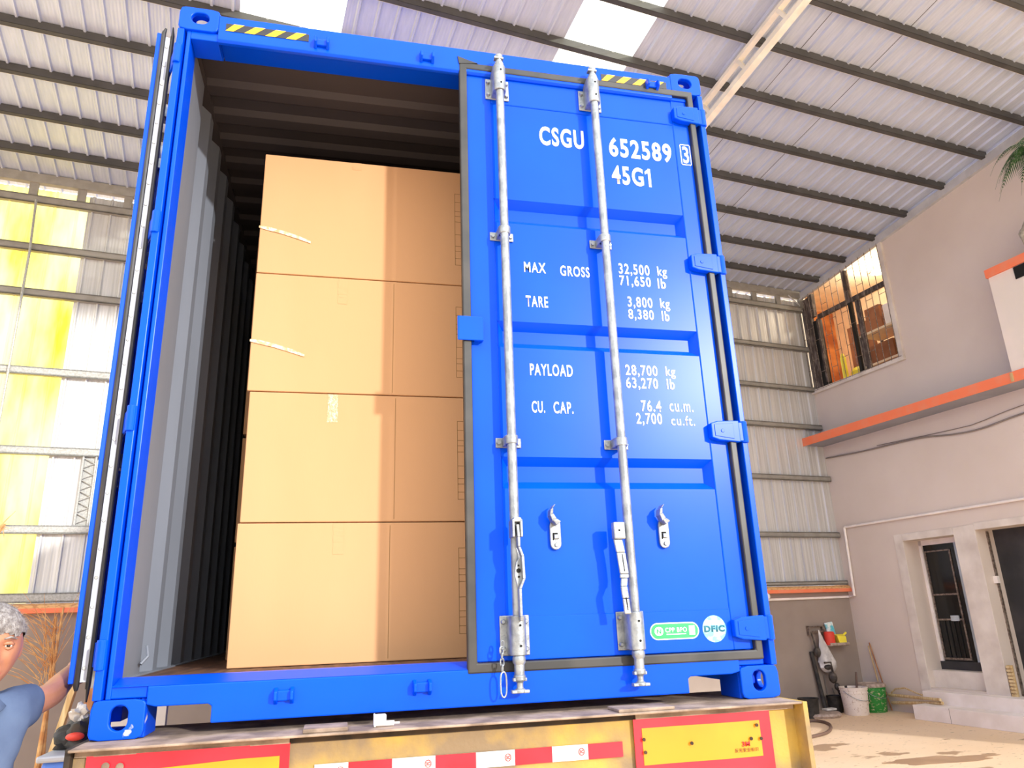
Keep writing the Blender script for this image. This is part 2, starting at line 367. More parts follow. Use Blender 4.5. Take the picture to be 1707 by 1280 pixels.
# girts, eave beam, stub posts
def girt(z0, z1, a, b, par, y=-.08, m_='girt'):
    g = MB(); g.box(a,b,y,y+.003,z0,z1); g.box(a,b,y,-.005,z1-.003,z1); g.box(a,b,y,-.005,z0,z0+.003); g.box(a,b,y,y+.012,z0,z0+.018); g.box(a,b,y,y+.012,z1-.018,z1)
    return bobj(g,'girt',m_,par)
for z in (1.44,2.38,3.38,4.42,5.05):
    girt(z,z+.1,-16,-9.9,wallL,m_='galv_dull' if z<4 else 'girt')
for z in (1.46,2.45,3.40,4.13,4.93):
    girt(z,z+.09,-6.5,-.02,wallR)
girt(.665,.77,-16,-9.9,wallL,m_='galv_dull'); girt(.665,.73,-6.5,-.02,wallR)
for a,b,par in ((-16,-8.2,wallL),(-8.2,-.02,wallR)):
    girt(5.74,5.85,a,b,par); g=MB(); g.box(a,b,-.10,-.02,6.03,6.165); bobj(g,'eave_beam','girt',par)
    s_=a+.3
    while s_ < b:
        g=MB(); g.box(s_,s_+.1,-.07,-.02,5.85,6.03); bobj(g,'stub_post','girt',par); s_+=.56
g=MB(); g.tube([(-12.78,-.13,5.75),(-12.75,-.13,5.0),(-12.74,-.13,.8)],.016,8); bobj(g,'sag_rod','galv_dull',wallL)
g=MB()
for x in (-11.83,-11.69): g.box(x,x+.02,-.07,-.04,1.54,2.38)
for k in range(6): g.tube([(-11.82,-.06,1.56+k*.135),(-11.69,-.06,1.62+k*.135)],.006,6); g.tube([(-11.69,-.06,1.62+k*.135),(-11.82,-.06,1.69+k*.135)],.006,6)
g.box(-11.83,-11.67,-.035,-.03,1.54,2.38)
bobj(g,'bracing','galv_dull',wallL)
# dwarf walls with ledges
for nm,a,b in (('wall_low_left',-16,-9.9),('wall_low_right',-6.5,.0)):
    g=MB(); g.box(a,b,-.03,.22,GZ,.55); W_=struct(bobj(g,nm,'dwarf'))
    g=MB(); g.box(a,b,-.12,.24,.545,.60); struct(bobj(g,'trim_1' if 'left' in nm else 'trim_2','orange',bevel=.004))
    g=MB(); g.prism([(-.115,.6),(.24,.6),(.24,.66),(-.06,.655),(-.10,.63)],'x',a,b); bobj(g,'mortar_bed','sandy_orange',W_)

# --- roof
TT = 9.0; S0,S1 = -16.0,.15
SKY = [(-10.43,-9.37),(-6.93,-6.03)]
def roofsheet(mb, a, b, t0, t1, **k):
    mb.strip(rib_profile(a,b,**k), lambda p:(p[0],-t0,roofz(t0)+p[1]), lambda p:(p[0],-t1,roofz(t1)+p[1]))
g=MB(); 
edges=[S0,SKY[0][0],SKY[0][1],SKY[1][0],SKY[1][1],S1]
for i in (0,2,4): roofsheet(g,edges[i],edges[i+1],-.25,TT,pitch=.21,rib=.045,dep=-.028)
ceil = struct(bobj(g,'ceiling','roof',solid=.002))
for i,(a,b) in enumerate(SKY):
    g=MB(); roofsheet(g,a-.02,b+.02,-.25,TT,pitch=.35,rib=.05,dep=-.028); struct(bobj(g,'window_%d'%(i+2),'sky_trans'))
# dark seam laps
for s_ in (-1.9,-3.02,-12.2,-4.1):
    g=MB(); g.box(s_,s_+.006,-TT,.2,0,.004)
    o=bobj(g,'sheet_lap','purlin',ceil); o.data.transform(Matrix.Translation((0,0,0)))
    for v in o.data.vertices: v.co.z += roofz(-v.co.y)-.004
k=0
for t in (.6,1.27,1.95,2.63,3.35,4.06,4.76,5.42,6.1,6.8,7.5,8.2,8.85):
    z=roofz(t); g=MB()
    # C purlin: web, flanges, lips; web faces the camera side
    g.box(S0,S1-.17,-t-.035,-t-.032,z-.105,z-.006); g.box(S0,S1-.17,-t-.035,-t+.03,z-.105,z-.102); g.box(S0,S1-.17,-t+.027,-t+.03,z-.105,z-.085); g.box(S0,S1-.17,-t-.035,-t+.03,z-.011,z-.008)
    bobj(g,'purlin','purlin',ceil)
    g=MB(); g.box(S0,S1-.17,-t+.030,-t+.032,z-.107,z-.098); bobj(g,'purlin_lip','cream_steel',ceil)
# beam along the right wall under the roof
g=MB(); g.hexa([(-.06,0.0,5.99),(0,0.0,5.99),(0,-TT,roofz(TT)-.24),(-.06,-TT,roofz(TT)-.24),(-.06,0,6.12),(0,0,6.12),(0,-TT,roofz(TT)-.1),(-.06,-TT,roofz(TT)-.1)])
bobj(g,'wall_beam','grey_steel',ceil)
g=MB(); g.tube([(-.35,-.1,6.05),(-.06,-.05,5.9),(-.05,-.02,5.75)],.014,6); bobj(g,'brace_rod','grey_steel',ceil)
# lattice truss crossing the purlins
def slope_beam(s_,t0,t1,d0,d1,w_=.075):
    g=MB(); g.hexa([(s_,-t0,roofz(t0)-d1),(s_+w_,-t0,roofz(t0)-d1),(s_+w_,-t1,roofz(t1)-d1),(s_,-t1,roofz(t1)-d1),(s_,-t0,roofz(t0)-d0),(s_+w_,-t0,roofz(t0)-d0),(s_+w_,-t1,roofz(t1)-d0),(s_,-t1,roofz(t1)-d0)])
    return g
tr = struct(bobj(slope_beam(-4.87,-.05,TT,.108,.155),'trim_3','cream_steel'))
bobj(slope_beam(-4.88,-.05,TT,.36,.43,.09),'lower_chord','cream_steel',tr)
t=.3
while t < TT:
    z=roofz(t); g=MB(); g.hexa([(-4.865,-t,z-.38),(-4.83,-t,z-.38),(-4.83,-t-.05,z-.38),(-4.865,-t-.05,z-.38),(-4.865,-t+.12,z-.15),(-4.83,-t+.12,z-.15),(-4.83,-t+.07,z-.15),(-4.865,-t+.07,z-.15)])
    bobj(g,'strut','cream_steel',tr); t+=.72

# --- right wall (plane s=0) with openings
TR = 6.5   # how far it runs toward the camera side
WIN=(-.0,2.03,4.16,6.25); D1=(1.36,2.25,-.90,1.27); D2=(2.60,4.2,-.95,1.30)
g=MB()
def rw(t0,t1,z0,z1,s0=0,s1=.36): g.box(s0,s1,-t1,-t0,z0,z1)
rw(-.25,1.34,GZ,4.16); rw(1.34,2.25,GZ,-.90); rw(1.34,2.25,1.27,4.16); rw(2.25,2.60,GZ,4.16); rw(2.60,4.2,GZ,-.95); rw(2.60,4.2,1.30,4.16); rw(4.2,TR,GZ,4.16)
g.hexa([(0,-TR,4.16),(.3,-TR,4.16),(.3,-2.03,4.16),(0,-2.03,4.16),(0,-TR,roofz(TR)-.08),(.3,-TR,roofz(TR)-.08),(.3,-2.03,roofz(2.03)-.08),(0,-2.03,roofz(2.03)-.08)])
wright = struct(bobj(g,'wall_right','plaster'))
# pale patched plaster around the doors
g=MB()
for (t0,t1,z0,z1) in ((1.18,1.34,-.95,1.38),(2.25,2.60,-.95,1.38),(1.34,2.25,1.27,1.38),(2.6,TR,1.30,1.40)): rw(t0,t1,z0,z1,-.012,.0)
bobj(g,'door_surround','plaster_light',wright,bevel=.004)
# canopy
g=MB(); g.box(-.45,0,-TR,.1,3.10,3.23); cp=struct(bobj(g,'trim_4','soffit'))
g=MB(); g.box(-.462,-.448,-TR,.112,3.09,3.235); g.box(-.45,0,.1,.112,3.09,3.235); bobj(g,'fascia','orange',cp)
# balcony parapet box above the canopy
g=MB(); g.box(-.44,-.34,-TR,-3.95,3.23,4.62); g.box(-.34,0,-4.05,-3.95,3.23,4.62); par=struct(bobj(g,'trim_5','cream_wall'))
g=MB(); g.box(-.47,-.30,-TR,-3.93,4.62,4.74); g.box(-.3,0,-4.07,-3.93,4.62,4.74); bobj(g,'coping','orange',par)
g=MB(); g.box(-.455,-.441,-5.0,-4.31,4.44,4.61); bobj(g,'vent_opening','hole',par)
g=MB(); g.box(-.475,-.463,-3.97,-3.93,3.10,3.22); bobj(g,'junction_box','bamboo',par)
# doors
def doorpart(nm,m_,t0,t1,z0,z1,s0,s1,par_): g=MB(); g.box(s0,s1,-t1,-t0,z0,z1); return bobj(g,nm,m_,par_)
d1=struct(doorpart('door_1','white_pipe',1.34,1.39,-.56,1.27,.31,.355,None))
doorpart('frame_head','white_pipe',1.34,2.25,1.19,1.27,.31,.355,d1); doorpart('side_panel','alu',1.95,2.25,-.56,1.19,.325,.355,d1)
doorpart('sill_panel','dark_void',1.34,2.25,-.66,-.54,.30,.355,d1); doorpart('sill_step','plaster_light',1.34,2.25,-.90,-.66,.10,.35,d1)
doorpart('door_screen','dark_glass',1.39,1.95,-.56,1.19,.34,.355,d1)
for nm,a in (('screen_rail',(1.42,1.86,.42,.445)),('screen_rail',(1.42,1.86,.05,.075)),('screen_rail',(1.42,1.86,-.52,-.49)),('screen_rail',(1.42,1.86,1.08,1.10))):
    doorpart(nm,'bar',a[0],a[1],a[2],a[3],.325,.34,d1)
doorpart('screen_stile','bar',1.40,1.425,-.52,1.10,.325,.34,d1); doorpart('screen_stile','bar',1.84,1.865,-.52,1.10,.325,.34,d1)
for k in range(4): doorpart('screen_bar','black_metal',1.52+k*.08,1.53+k*.08,-.49,.05,.328,.338,d1)
doorpart('latch','alu',1.66,1.80,.04,.12,.31,.326,d1)
d2=struct(doorpart('door_2','dark_void',2.60,4.2,-.95,1.30,.35,.358,None)); doorpart('door_track','bar',2.60,2.62,-.95,1.28,.2,.24,d2); doorpart('track_latch','white_pipe',2.60,2.66,.55,.65,.15,.2,d2)
g=MB(); 
for k in range(9): g.box(-.02,.03,-2.66-.0-.03,-2.62,-.93+k*.045,-.93+k*.045+.03)
g.box(-.0,.02,-2.70,-2.62,-.95,-.53); bobj(g,'brush_strip','bamboo',d2)
# steps
g=MB(); g.box(-.22,.12,-TR,-1.36,GZ,-.93); struct(bobj(g,'trim_6','stone',bevel=.008))
g=MB(); g.box(-.50,-.22,-TR,-1.40,GZ,-1.10); 
stp=struct(bobj(g,'trim_7','stone',bevel=.006))
for t in (2.0,3.3,4.6):
    g=MB(); g.box(-.5015,-.4995,-t-.006,-t,GZ,-1.10); bobj(g,'step_joint','cable',stp)

# window with bars and the room behind it
wn=struct(doorpart('window_1','dark_wood',.36,2.0,5.50,5.58,.02,.08,None))
def wp(nm,m_,t0,t1,z0,z1,s0=.02,s1=.08): return doorpart(nm,m_,t0,t1,z0,z1,s0,s1,wn)
wp('mullion','dark_wood',1.07,1.15,5.58,6.14); wp('mullion','black_metal',1.10,1.16,4.2,5.5); wp('mullion','dark_wood',1.23,1.32,4.2,5.5,.05,.10)
wp('frame_side','dark_wood',.0,.20,4.2,6.0,.02,.1); wp('frame_side','black_metal',.20,.36,4.2,5.5,.05,.12); wp('frame_side','dark_wood',.20,.30,5.58,6.05)
wp('sash_edge','dark_wood',.34,.40,4.25,5.5,.0,.05)
wp('window_reveal','plaster_light',1.97,2.06,4.16,6.23,-.05,.1); wp('window_sill','plaster_light',-.02,2.06,4.10,4.17,-.06,.1)
for k in range(15):
    t=.0+k*.14; top=min(roofz(t)-.16,6.25); g=MB(); g.tube([(-.055,-t-.02,4.14),(-.055,-t-.02,top)],.006,6); bobj(g,'window_bar','bar',wn)
for k in range(14):
    for q_ in range(3):
        z=4.45+.62*q_+(.27 if k%2 else 0)+(.1 if k%3==0 else 0)
        if z<roofz(.14*k)-.25:
            g=MB(); g.tube([(-.055,-.14*k-.02,z),(-.055,-.14*k-.16,z)],.005,5); bobj(g,'bar_link','bar',wn)
g=MB(); g.tube([(-.055,0,4.15),(-.055,-2.03,4.17)],.008,6); bobj(g,'bar_rail','bar',wn)
# room shell
g=MB(); g.box(2.2,2.3,-3.2,1.4,3.9,6.6); rm=struct(bobj(g,'wall_room_far','room_cream'))
g=MB(); g.box(.3,2.2,1.3,1.4,3.9,6.6); struct(bobj(g,'wall_room_side','room_wall'))
g=MB(); g.box(.3,2.3,-3.2,1.4,3.85,3.92); struct(bobj(g,'wall_room_floor','box_brown'))
g=MB(); g.box(.3,2.3,-3.2,1.4,6.55,6.62); struct(bobj(g,'wall_room_ceiling','room_cream'))
g=MB(); g.box(.3,2.3,-3.3,-3.2,3.9,6.6); struct(bobj(g,'wall_room_end','room_cream'))
g=MB(); g.box(.3,.36,.2,1.35,3.9,6.6); struct(bobj(g,'wall_room_front','room_cream'))
lamp=thing('ceiling_lamp','round glowing ceiling lamp inside the upstairs barred window','lamp',BM_@Vector((1.3,-.8,6.5)))
g=MB(); g.lathe([(.02,.05),(.06,.04),(.1,0),(.13,-.03),(.13,-.06),(.02,-.08)],(1.3,-.8,6.5)); bobj(g,'lamp_shade','lamp',lamp,smooth=True)
pl=bpy.data.lights.new('room_light','POINT'); pl.energy=38; pl.color=(1,.90,.72); pl.shadow_soft_size=.12
po=bpy.data.objects.new('room_light',pl); COL.objects.link(po); po.location=BM_@Vector((1.1,-.9,6.25))
def bt(nm,m_,label,cat,s0,s1,t0,t1,z0,z1,group=None):
    g=MB(); g.box(s0,s1,-t1,-t0,z0,z1); o=bobj(g,nm,m_,bevel=.004); return tag(o,label,cat,group)
# shelf with boxes in the room
sh=thing('storage_shelf','dark shelf rack carrying boxes inside the upstairs barred window','shelf',BM_@Vector((.9,-1.1,3.92)))
for z in (4.42,5.02): 
    g=MB(); g.box(.55,1.1,-1.75,-.75,z,z+.04); bobj(g,'shelf_board','room_cream',sh)
for a in (.55,1.06):
    for b in (-1.75,-.79):
        g=MB(); g.box(a,a+.04,b,b+.04,3.92,5.06); bobj(g,'shelf_post','dark_wood',sh)
bt('storage_box','box_brown','brown printed box on the top shelf, lower of the stack behind window bars','box',.62,1.0,.88,1.24,5.062,5.28,'boxes on the upstairs shelf')
bt('storage_box','box_brown','brown printed box topmost on the upstairs shelf behind window bars','box',.62,1.0,.90,1.22,5.282,5.52,'boxes on the upstairs shelf')
bt('storage_box','box_brown','long brown box on the lower shelf behind the window bars','box',.60,1.02,.85,1.40,4.462,4.80,'boxes on the upstairs shelf')
bt('white_cabinet','white_pipe','bright white cabinet beside the boxes behind the upstairs window','cabinet',.62,1.05,1.30,1.62,5.062,5.46)
bt('appliance','teal','pale small appliance at the right end of the lower upstairs shelf','appliance',.62,.95,1.48,1.68,4.462,4.72)
g=MB(); g.lathe([(.045,0),(.05,.02),(.05,.85),(.02,.93)],BM_@Vector((.5,-.34,3.92)),16); tag(g.build('yellow_pole','yellow_thing',smooth=True),'upright lime yellow roll standing behind the left window pane','roll')
g=MB(); g.lathe([(.16,0),(.20,.1),(.20,.55),(.15,.62),(.02,.66)],BM_@Vector((.75,-.50,3.92)),20); tag(g.build('yellow_barrel','yellow_thing',smooth=True),'rounded yellow barrel low behind the left window pane','barrel')
g=MB(); g.box(1.0,1.04,-.70,-.10,3.92,5.5); tag(bobj(g,'brown_curtain','box_brown'),'brown curtain hanging behind the left window pane','curtain')

# ================================================================= CONTAINER
ct = thing('shipping_container','large blue open shipping container with white lettering on a truck trailer','shipping container',(1.219,0,0))
CW,CH,CL = 2.438,2.896,12.192
B='blue'
def cpart(g,nm,m_=B,bevel=.003,smooth=False,par_=None): return g.build(nm,m_,par_ or ct,bevel=bevel,smooth=smooth)
def casting(left, top, rear=True):
    g=MB(); x0 = 0 if left else CW-.162; z0 = CH-.118 if top else 0
    y0 = 0 if rear else CL-.178; th=.022
    X=Vector((1,0,0)); Y=Vector((0,1,0)); Z=Vector((0,0,1))
    def fr(o,a,b,c): m_=Matrix((a,b,c)).transposed().to_4x4(); m_.translation=Vector(o); return m_
    hx = .085 if left else .162-.085
    # front (or far) plate with a horizontal slot on top corners, upright slot on the bottom corners
    rx,ry=(.036,.029) if top else (.027,.038)
    g.holeplate(.162,.118,th,hx,.064,rx,ry,fr((x0,y0 if rear else y0+.178-th,z0),X,Z,Y),corner=.02)
    sx_ = x0 if left else x0+.162-th
    g.holeplate(.178-th,.118,th,.08,.059,.03,.03,fr((sx_,y0+(th if rear else 0),z0),Y,Z,X))
    ix_ = x0+.162-th if left else x0
    g.box(ix_,ix_+th,y0+(th if rear else 0),y0+.178-(0 if rear else th),z0,z0+.118)
    zt = z0+.118-th if top else z0
    g.holeplate(.162-2*th,.178-th,th,.06,.078,.03,.05,fr((x0+th,y0+(th if rear else 0),zt),X,Y,Z))
    zb = z0 if top else z0+.118-th
    g.box(x0+th,x0+.162-th,y0+th,y0+.178,zb,zb+th)
    return cpart(g,'corner_casting','blue_worn' if (left and not top) else B,bevel=.004)
for l in (True,False):
    for tpp in (True,False):
        casting(l,tpp); casting(l,tpp,False)
PZ0,PZ1=.118,CH-.118
def post(mir):
    g=MB()
    P=[(0,0),(.027,0),(.027,.05),(.036,.05),(.036,.012),(.052,.012),(.052,.13),(0,.13)]
    if mir: P=[(CW,0),(CW-.025,0),(CW-.025,.055),(CW-.050,.055),(CW-.050,.13),(CW,.13)]
    g.prism(P,'z',PZ0,PZ1); return cpart(g,'corner_post')
post(False); post(True)
for x in (0,CW-.06):
    g=MB(); g.box(x,x+.06,CL-.12,CL,PZ0,PZ1); cpart(g,'front_post')
g=MB(); g.prism([(0,2.745),(0,2.868),(.2,2.885),(.2,2.80),(.06,2.775),(.028,2.738),(.010,2.736)],'x',.162,CW-.162); g.box(.052,.165,.012,.13,2.74,2.78); g.box(CW-.165,CW-.052,.012,.13,2.74,2.78); cpart(g,'door_header')
# sill with two fork notches
g=MB(); P=[(.162,.10),(.19,.092),(.35,.092),(.362,.085),(.362,.033),(2.058,.033),(2.058,.085),(2.07,.092),(2.24,.092),(2.276,.10),(2.276,.155),(.162,.155)]
g.prism(P,'y',.0,.05); g.prism([(0,.155),(.05,.155),(.14,.16),(.14,.178),(.09,.178)],'x',.052,CW-.052); g.box(.05,.162,.012,.05,.12,.16); g.box(CW-.162,CW-.05,.012,.05,.12,.16)
cpart(g,'door_sill',bevel=.004)
# lugs
for (x,z) in ((.595,2.788),(1.063,2.788),(2.17,2.80),(.588,.105),(1.05,.107)):
    g=MB()
    for dx in (-.030,.022): g.hexa([(x+dx,-.034,z-.012),(x+dx+.010,-.034,z-.012),(x+dx+.012,.0,z-.028),(x+dx-.002,.0,z-.028),(x+dx,-.034,z+.014),(x+dx+.010,-.034,z+.014),(x+dx+.012,0,z+.026),(x+dx-.002,0,z+.026)])
    g.box(x-.03,x+.03,-.014,0,z-.016,z+.016)
    cpart(g,'keeper_lug')
# hazard decals
for x0,x1 in ((.192,.540),(1.909,2.250)):
    g=MB(); g.box(x0,x1,-.0022,-.0012,2.792,2.831); hd=cpart(g,'hazard_stripe','black_dec',bevel=0)
    n_=4; wd=(x1-x0)/n_
    g=MB()
    for k in range(n_):
        a=x0+wd*k-.01; P=[(a,2.792),(a+wd*.48,2.792),(a+wd*.98,2.831),(a+wd*.5,2.831)]
        P=[(min(max(p[0],x0),x1),p[1]) for p in P]; g.prism(P,'y',-.003,-.0022)
    g.build('yellow_slash','yellow_dec',hd)
# side walls: trapezoid corrugation, blue outside, grey inside
def corr(a,b,pitch=.278,dep=.036,first=.25):
    P=[(a,0),(a+first,0)]; y=a+first
    while y+pitch<b-.1:
        P+=[(y+.068,dep),(y+.068+.07,dep),(y+.206,0),(y+.278,0)]; y+=pitch
    P.append((b,0)); return P
for left in (True,False):
    g=MB(); pr=corr(.13,CL-.12)
    sg = 1 if left else -1; xb = 0 if left else CW
    for off,mi in ((.006,0),(.010,1)):
        g.mi=mi; f=lambda z:(lambda p:(xb+sg*(off+ (.036-p[1])),p[0],z))
        g.strip(pr,f(.17),f(2.80))
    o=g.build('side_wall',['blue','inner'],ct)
    g=MB(); xx=(0,.06) if left else (CW-.06,CW); g.box(*xx,.14,CL-.12,.04,.165); cpart(g,'side_rail'); g=MB(); g.box(*xx,.14,CL-.12,2.79,2.87); cpart(g,'side_rail','inner_shade'); g=MB(); g.box(*xx,.13,CL-.12,.165,.1755); cpart(g,'skirting','inner')
g=MB()
for off,mi,zz_ in ((0,0,2.866),(0,1,2.862)):
    g.mi=mi; P=[(.2,0)]; y=.34
    while y<CL-.3: P+=[(y,0),(y+.03,-.020),(y+.10,-.020),(y+.13,0)]; y+=.209
    P.append((CL-.1,0))
    g.strip([(p[0],p[1]) for p in P],lambda p:(.055,p[0],zz_-.05+p[1]),lambda p:(CW-.055,p[0],zz_-.05+p[1]))
g.build('roof_panel',['blue','inner_shade'],ct)
g=MB(); g.box(.05,CW-.05,.14,CL-.1,.145,.17); cpart(g,'floor_panel','plank',bevel=0)
g=MB(); g.box(.05,CW-.05,CL-.12,CL-.08,.1,2.85); cpart(g,'front_wall')
for k in range(14):
    y=.75+k*.85; g=MB(); g.box(.06,CW-.06,y,y+.05,.03,.145); cpart(g,'cross_member','blue',bevel=0)
# lashing ring at lower left inside
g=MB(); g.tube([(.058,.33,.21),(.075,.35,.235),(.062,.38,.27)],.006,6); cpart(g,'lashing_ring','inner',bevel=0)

# ---- right door (closed)
YD=.018
rd_g=MB()
XL,XR,ZB,ZT_=1.250,2.354,.178,2.762; IL,IR,IB,IT=1.362,2.272,.330,2.600
bands=[(1.98,2.10),(1.397,1.515),(.808,.935)]
# rim frame (front faces at YD), back at YD+.045
for a in ((XL,IL,ZB,ZT_),(IR,XR,ZB,ZT_),(IL,IR,ZB,IB),(IL,IR,IT,ZT_)): rd_g.box(a[0],a[1],YD,YD+.05,a[2],a[3])
rd=rd_g.build('rear_door','blue',ct,bevel=.003)
rd['label']='closed right door leaf'
g=MB(); YF=YD+.003; DP=.038; BV=.032
xs0,xs1=IL,IR; z=IB; rows=[]
lev=[IB]
for z0,z1 in sorted(bands):
    g.poly([(xs0,YF,lev[-1]),(xs1,YF,lev[-1]),(xs1,YF,z0),(xs0,YF,z0)]); lev.append(z1)
    a,b=xs0+.004,xs1-.004; c=.03
    o4=[(xs0,YF,z0),(xs1,YF,z0),(xs1,YF,z1),(xs0,YF,z1)]; i4=[(xs0+c,YF+DP,z0+BV),(xs1-c,YF+DP,z0+BV),(xs1-c,YF+DP,z1-BV),(xs0+c,YF+DP,z1-BV)]
    vo=[g.bm.verts.new(p) for p in o4]; vi=[g.bm.verts.new(p) for p in i4]
    for k in range(4): g._f([vo[k],vo[(k+1)%4],vi[(k+1)%4],vi[k]])
    g._f(vi)
g.poly([(xs0,YF,lev[-1]),(xs1,YF,lev[-1]),(xs1,YF,IT),(xs0,YF,IT)])
# back sheet so the leaf has thickness
g.box(XL+.01,XR-.01,YD+.048,YD+.052,ZB+.01,ZT_-.01)
dp=g.build('door_panel','blue',rd,recalc=False)
bmx=bmesh.new(); bmx.from_mesh(dp.data); bmesh.ops.recalc_face_normals(bmx,faces=bmx.faces)
for f in bmx.faces:
    if f.normal.y>0 and f.calc_center_median().y < YD+.047: f.normal_flip()
bmx.to_mesh(dp.data); bmx.free()
# gasket ring
def ring(x0,x1,z0,z1,w_,y0,y1,nm,m_,par_,bev=.004,wr_=None):
    wr_=wr_ or w_
    g=MB(); n=0
    o_=[(x0,z0),(x1,z0),(x1,z1),(x0,z1)]; i_=[(x0+w_,z0+w_),(x1-wr_,z0+w_),(x1-wr_,z1-w_),(x0+w_,z1-w_)]
    vs_=[[g.bm.verts.new((p[0],y,p[1])) for p in L] for L in (o_,i_) for y in (y0,y1)]
    O0,O1,I0,I1=vs_
    for k in range(4):
        j=(k+1)%4; g._f([O0[k],O0[j],I0[j],I0[k]]); g._f([O1[k],O1[j],I1[j],I1[k]]); g._f([O0[k],O0[j],O1[j],O1[k]]); g._f([I0[k],I0[j],I1[j],I1[k]])
    return g.build(nm,m_,par_,bevel=bev)
ring(1.213,2.384,.140,2.793,.036,-.004,.024,'door_gasket','rubber',rd,bev=.006,wr_=.031)
g=MB(); g.prism([(1.213,2.78),(1.206,2.820),(1.250,2.806),(1.30,2.793)],'y',-.006,.006); g.build('gasket_corner','rubber',rd)
g=MB(); g.box(2.345,2.372,.02,.06,.2,2.75); g.build('gasket_lip','rubber',rd)
# overlap tab
g=MB(); g.box(1.190,1.298,-.014,-.006,1.408,1.514); g.box(1.26,1.298,-.006,.02,1.41,1.512); g.build('overlap_plate','blue',rd,bevel=.006)
# hinges + pins
def hinge(z,left=False):
    g=MB(); h=.047
    P=[(2.268,z-h*.62),(2.30,z-h*.85),(2.385,z-h),(2.40,z-h),(2.40,z+h),(2.385,z+h),(2.30,z+h*.92),(2.268,z+h*.70)]
    g.prism(P,'y',-.014,.018)
    g.box(2.385,2.428,-.006,.012,z-h*.9,z+h*.9)
    g.tube([(2.428,.006,z-h),(2.428,.006,z+h)],.017,14)
    o=g.build('hinge','blue',rd,bevel=.004)
    g=MB(); P=[(2.283,z-.022),(2.37,z-.034),(2.37,z+.034),(2.283,z+.028)]; g.prism(P,'y',-.0165,-.014); g.tube([(2.318,-.019,z),(2.318,-.013,z)],.008,10); g.build('hinge_relief','blue',o,bevel=.001)
for z in (2.647,1.844,1.052,.256): hinge(z)
# lock rods
def lockrod(x):
    g=MB(); g.tube([(x,-.046,.13),(x,-.046,2.775)],.0185,18); o=g.build('lock_rod','galv',rd,smooth=True)
    g=MB(); g.lathe([(.019,.20),(.024,.19),(.024,.175),(.017,.165),(.017,.135),(.022,.13),(.022,.115),(.012,.108),(.012,.09),(.02,.085),(.02,.074)],(x,-.046,0),16)
    g.box(x-.032,x+.032,-.060,-.034,.073,.084); g.box(x-.026,x+.024,-.058,-.036,.112,.124)
    g.build('rod_cam','galv',o,smooth=True,bevel=.002)
    g=MB(); g.lathe([(.019,2.74),(.023,2.75),(.023,2.765),(.014,2.775),(.014,2.79),(.019,2.80),(.019,2.812),(.008,2.822)],(x,-.046,0),14)
    g.box(x-.024,x+.02,-.062,-.036,2.788,2.798); g.build('rod_cam','galv',o,smooth=True,bevel=.002)
    # end brackets
    for z0,z1 in ((2.615,2.755),(.195,.335)):
        g=MB(); g.box(x-.056,x+.056,YD-.008,YD-.001,z0,z1-(.03 if z0>1 else 0)); 
        g.tube([(x,-.040,z0+.002),(x,-.040,z1-.002)],.030,16)
        g.box(x-.030,x+.030,-.040,YD-.002,z0+.004,z1-.004)
        b_=g.build('rod_bracket','galv',o,smooth=True,bevel=.003)
        g=MB()
        for dx in (-.043,.043):
            for z in (z0+.022,z1-.052 if z0>1 else z1-.022): g.tube([(x+dx,YD-.008,z),(x+dx,YD-.018,z)],[.010,.006],12)
        g.build('rivet','galv',b_,smooth=True)
        g=MB()
        for z in (z0+.035,z1-.035): g.tube([(x+.003,-.068,z),(x+.003,-.0712,z)],.0045,10)
        g.build('grease_hole','hole',b_)
    for z in (1.905,.988):
        g=MB(); g.box(x-.052,x+.052,YD-.006,YD+.001,z-.020,z+.020); g.tube([(x,-.040,z-.018),(x,-.040,z+.018)],.0265,16); g.box(x-.0265,x+.0265,-.040,YD-.002,z-.018,z+.018)
        b_=g.build('rod_clamp','galv',o,smooth=True,bevel=.003)
        g=MB()
        for dx in (-.040,.040): g.tube([(x+dx,YD-.006,z),(x+dx,YD-.015,z)],.009,6)
        g.tube([(x+.003,-.0655,z),(x+.003,-.0672,z)],.004,8)
        g.build('clamp_bolt','galv',b_)
    return o
r1=lockrod(1.392); r2=lockrod(1.846)
# handle on rod 1 (seen edge on)
g=MB(); pts=[(1.392,-.085,.655),(1.394,-.088,.61),(1.394,-.088,.575),(1.406,-.09,.54),(1.408,-.09,.46),(1.393,-.088,.425),(1.394,-.085,.33),(1.396,-.08,.315)]
for i in range(len(pts)-1):
    a,b=pts[i],pts[i+1]; w0,w1=.014,.014
    g.hexa([(a[0]-.005,a[1]-w0,a[2]),(a[0]+.005,a[1]-w0,a[2]),(a[0]+.005,a[1]+w0,a[2]),(a[0]-.005,a[1]+w0,a[2]),(b[0]-.005,b[1]-w1,b[2]),(b[0]+.005,b[1]-w1,b[2]),(b[0]+.005,b[1]+w1,b[2]),(b[0]-.005,b[1]+w1,b[2])])
g.prism([(1.385,.52),(1.404,.545),(1.406,.46),(1.388,.43),(1.378,.47),(1.38,.50)],'y',-.082,-.075)
h1=g.build('lock_handle','galv',r1,bevel=.002)
g=MB()
for z,r_ in ((.508,.0035),(.49,.008),(.468,.004)): g.tube([(1.393,-.0825,z),(1.393,-.0845,z)],r_,12)
g.build('handle_hole','hole',h1)
g=MB(); g.box(1.372,1.382,-.095,-.03,.61,.675); g.box(1.402,1.412,-.095,-.03,.61,.675); g.prism([(1.372,.665),(1.412,.665),(1.406,.682),(1.380,.682)],'y',-.095,-.03); g.build('handle_hub','galv',h1,bevel=.003)
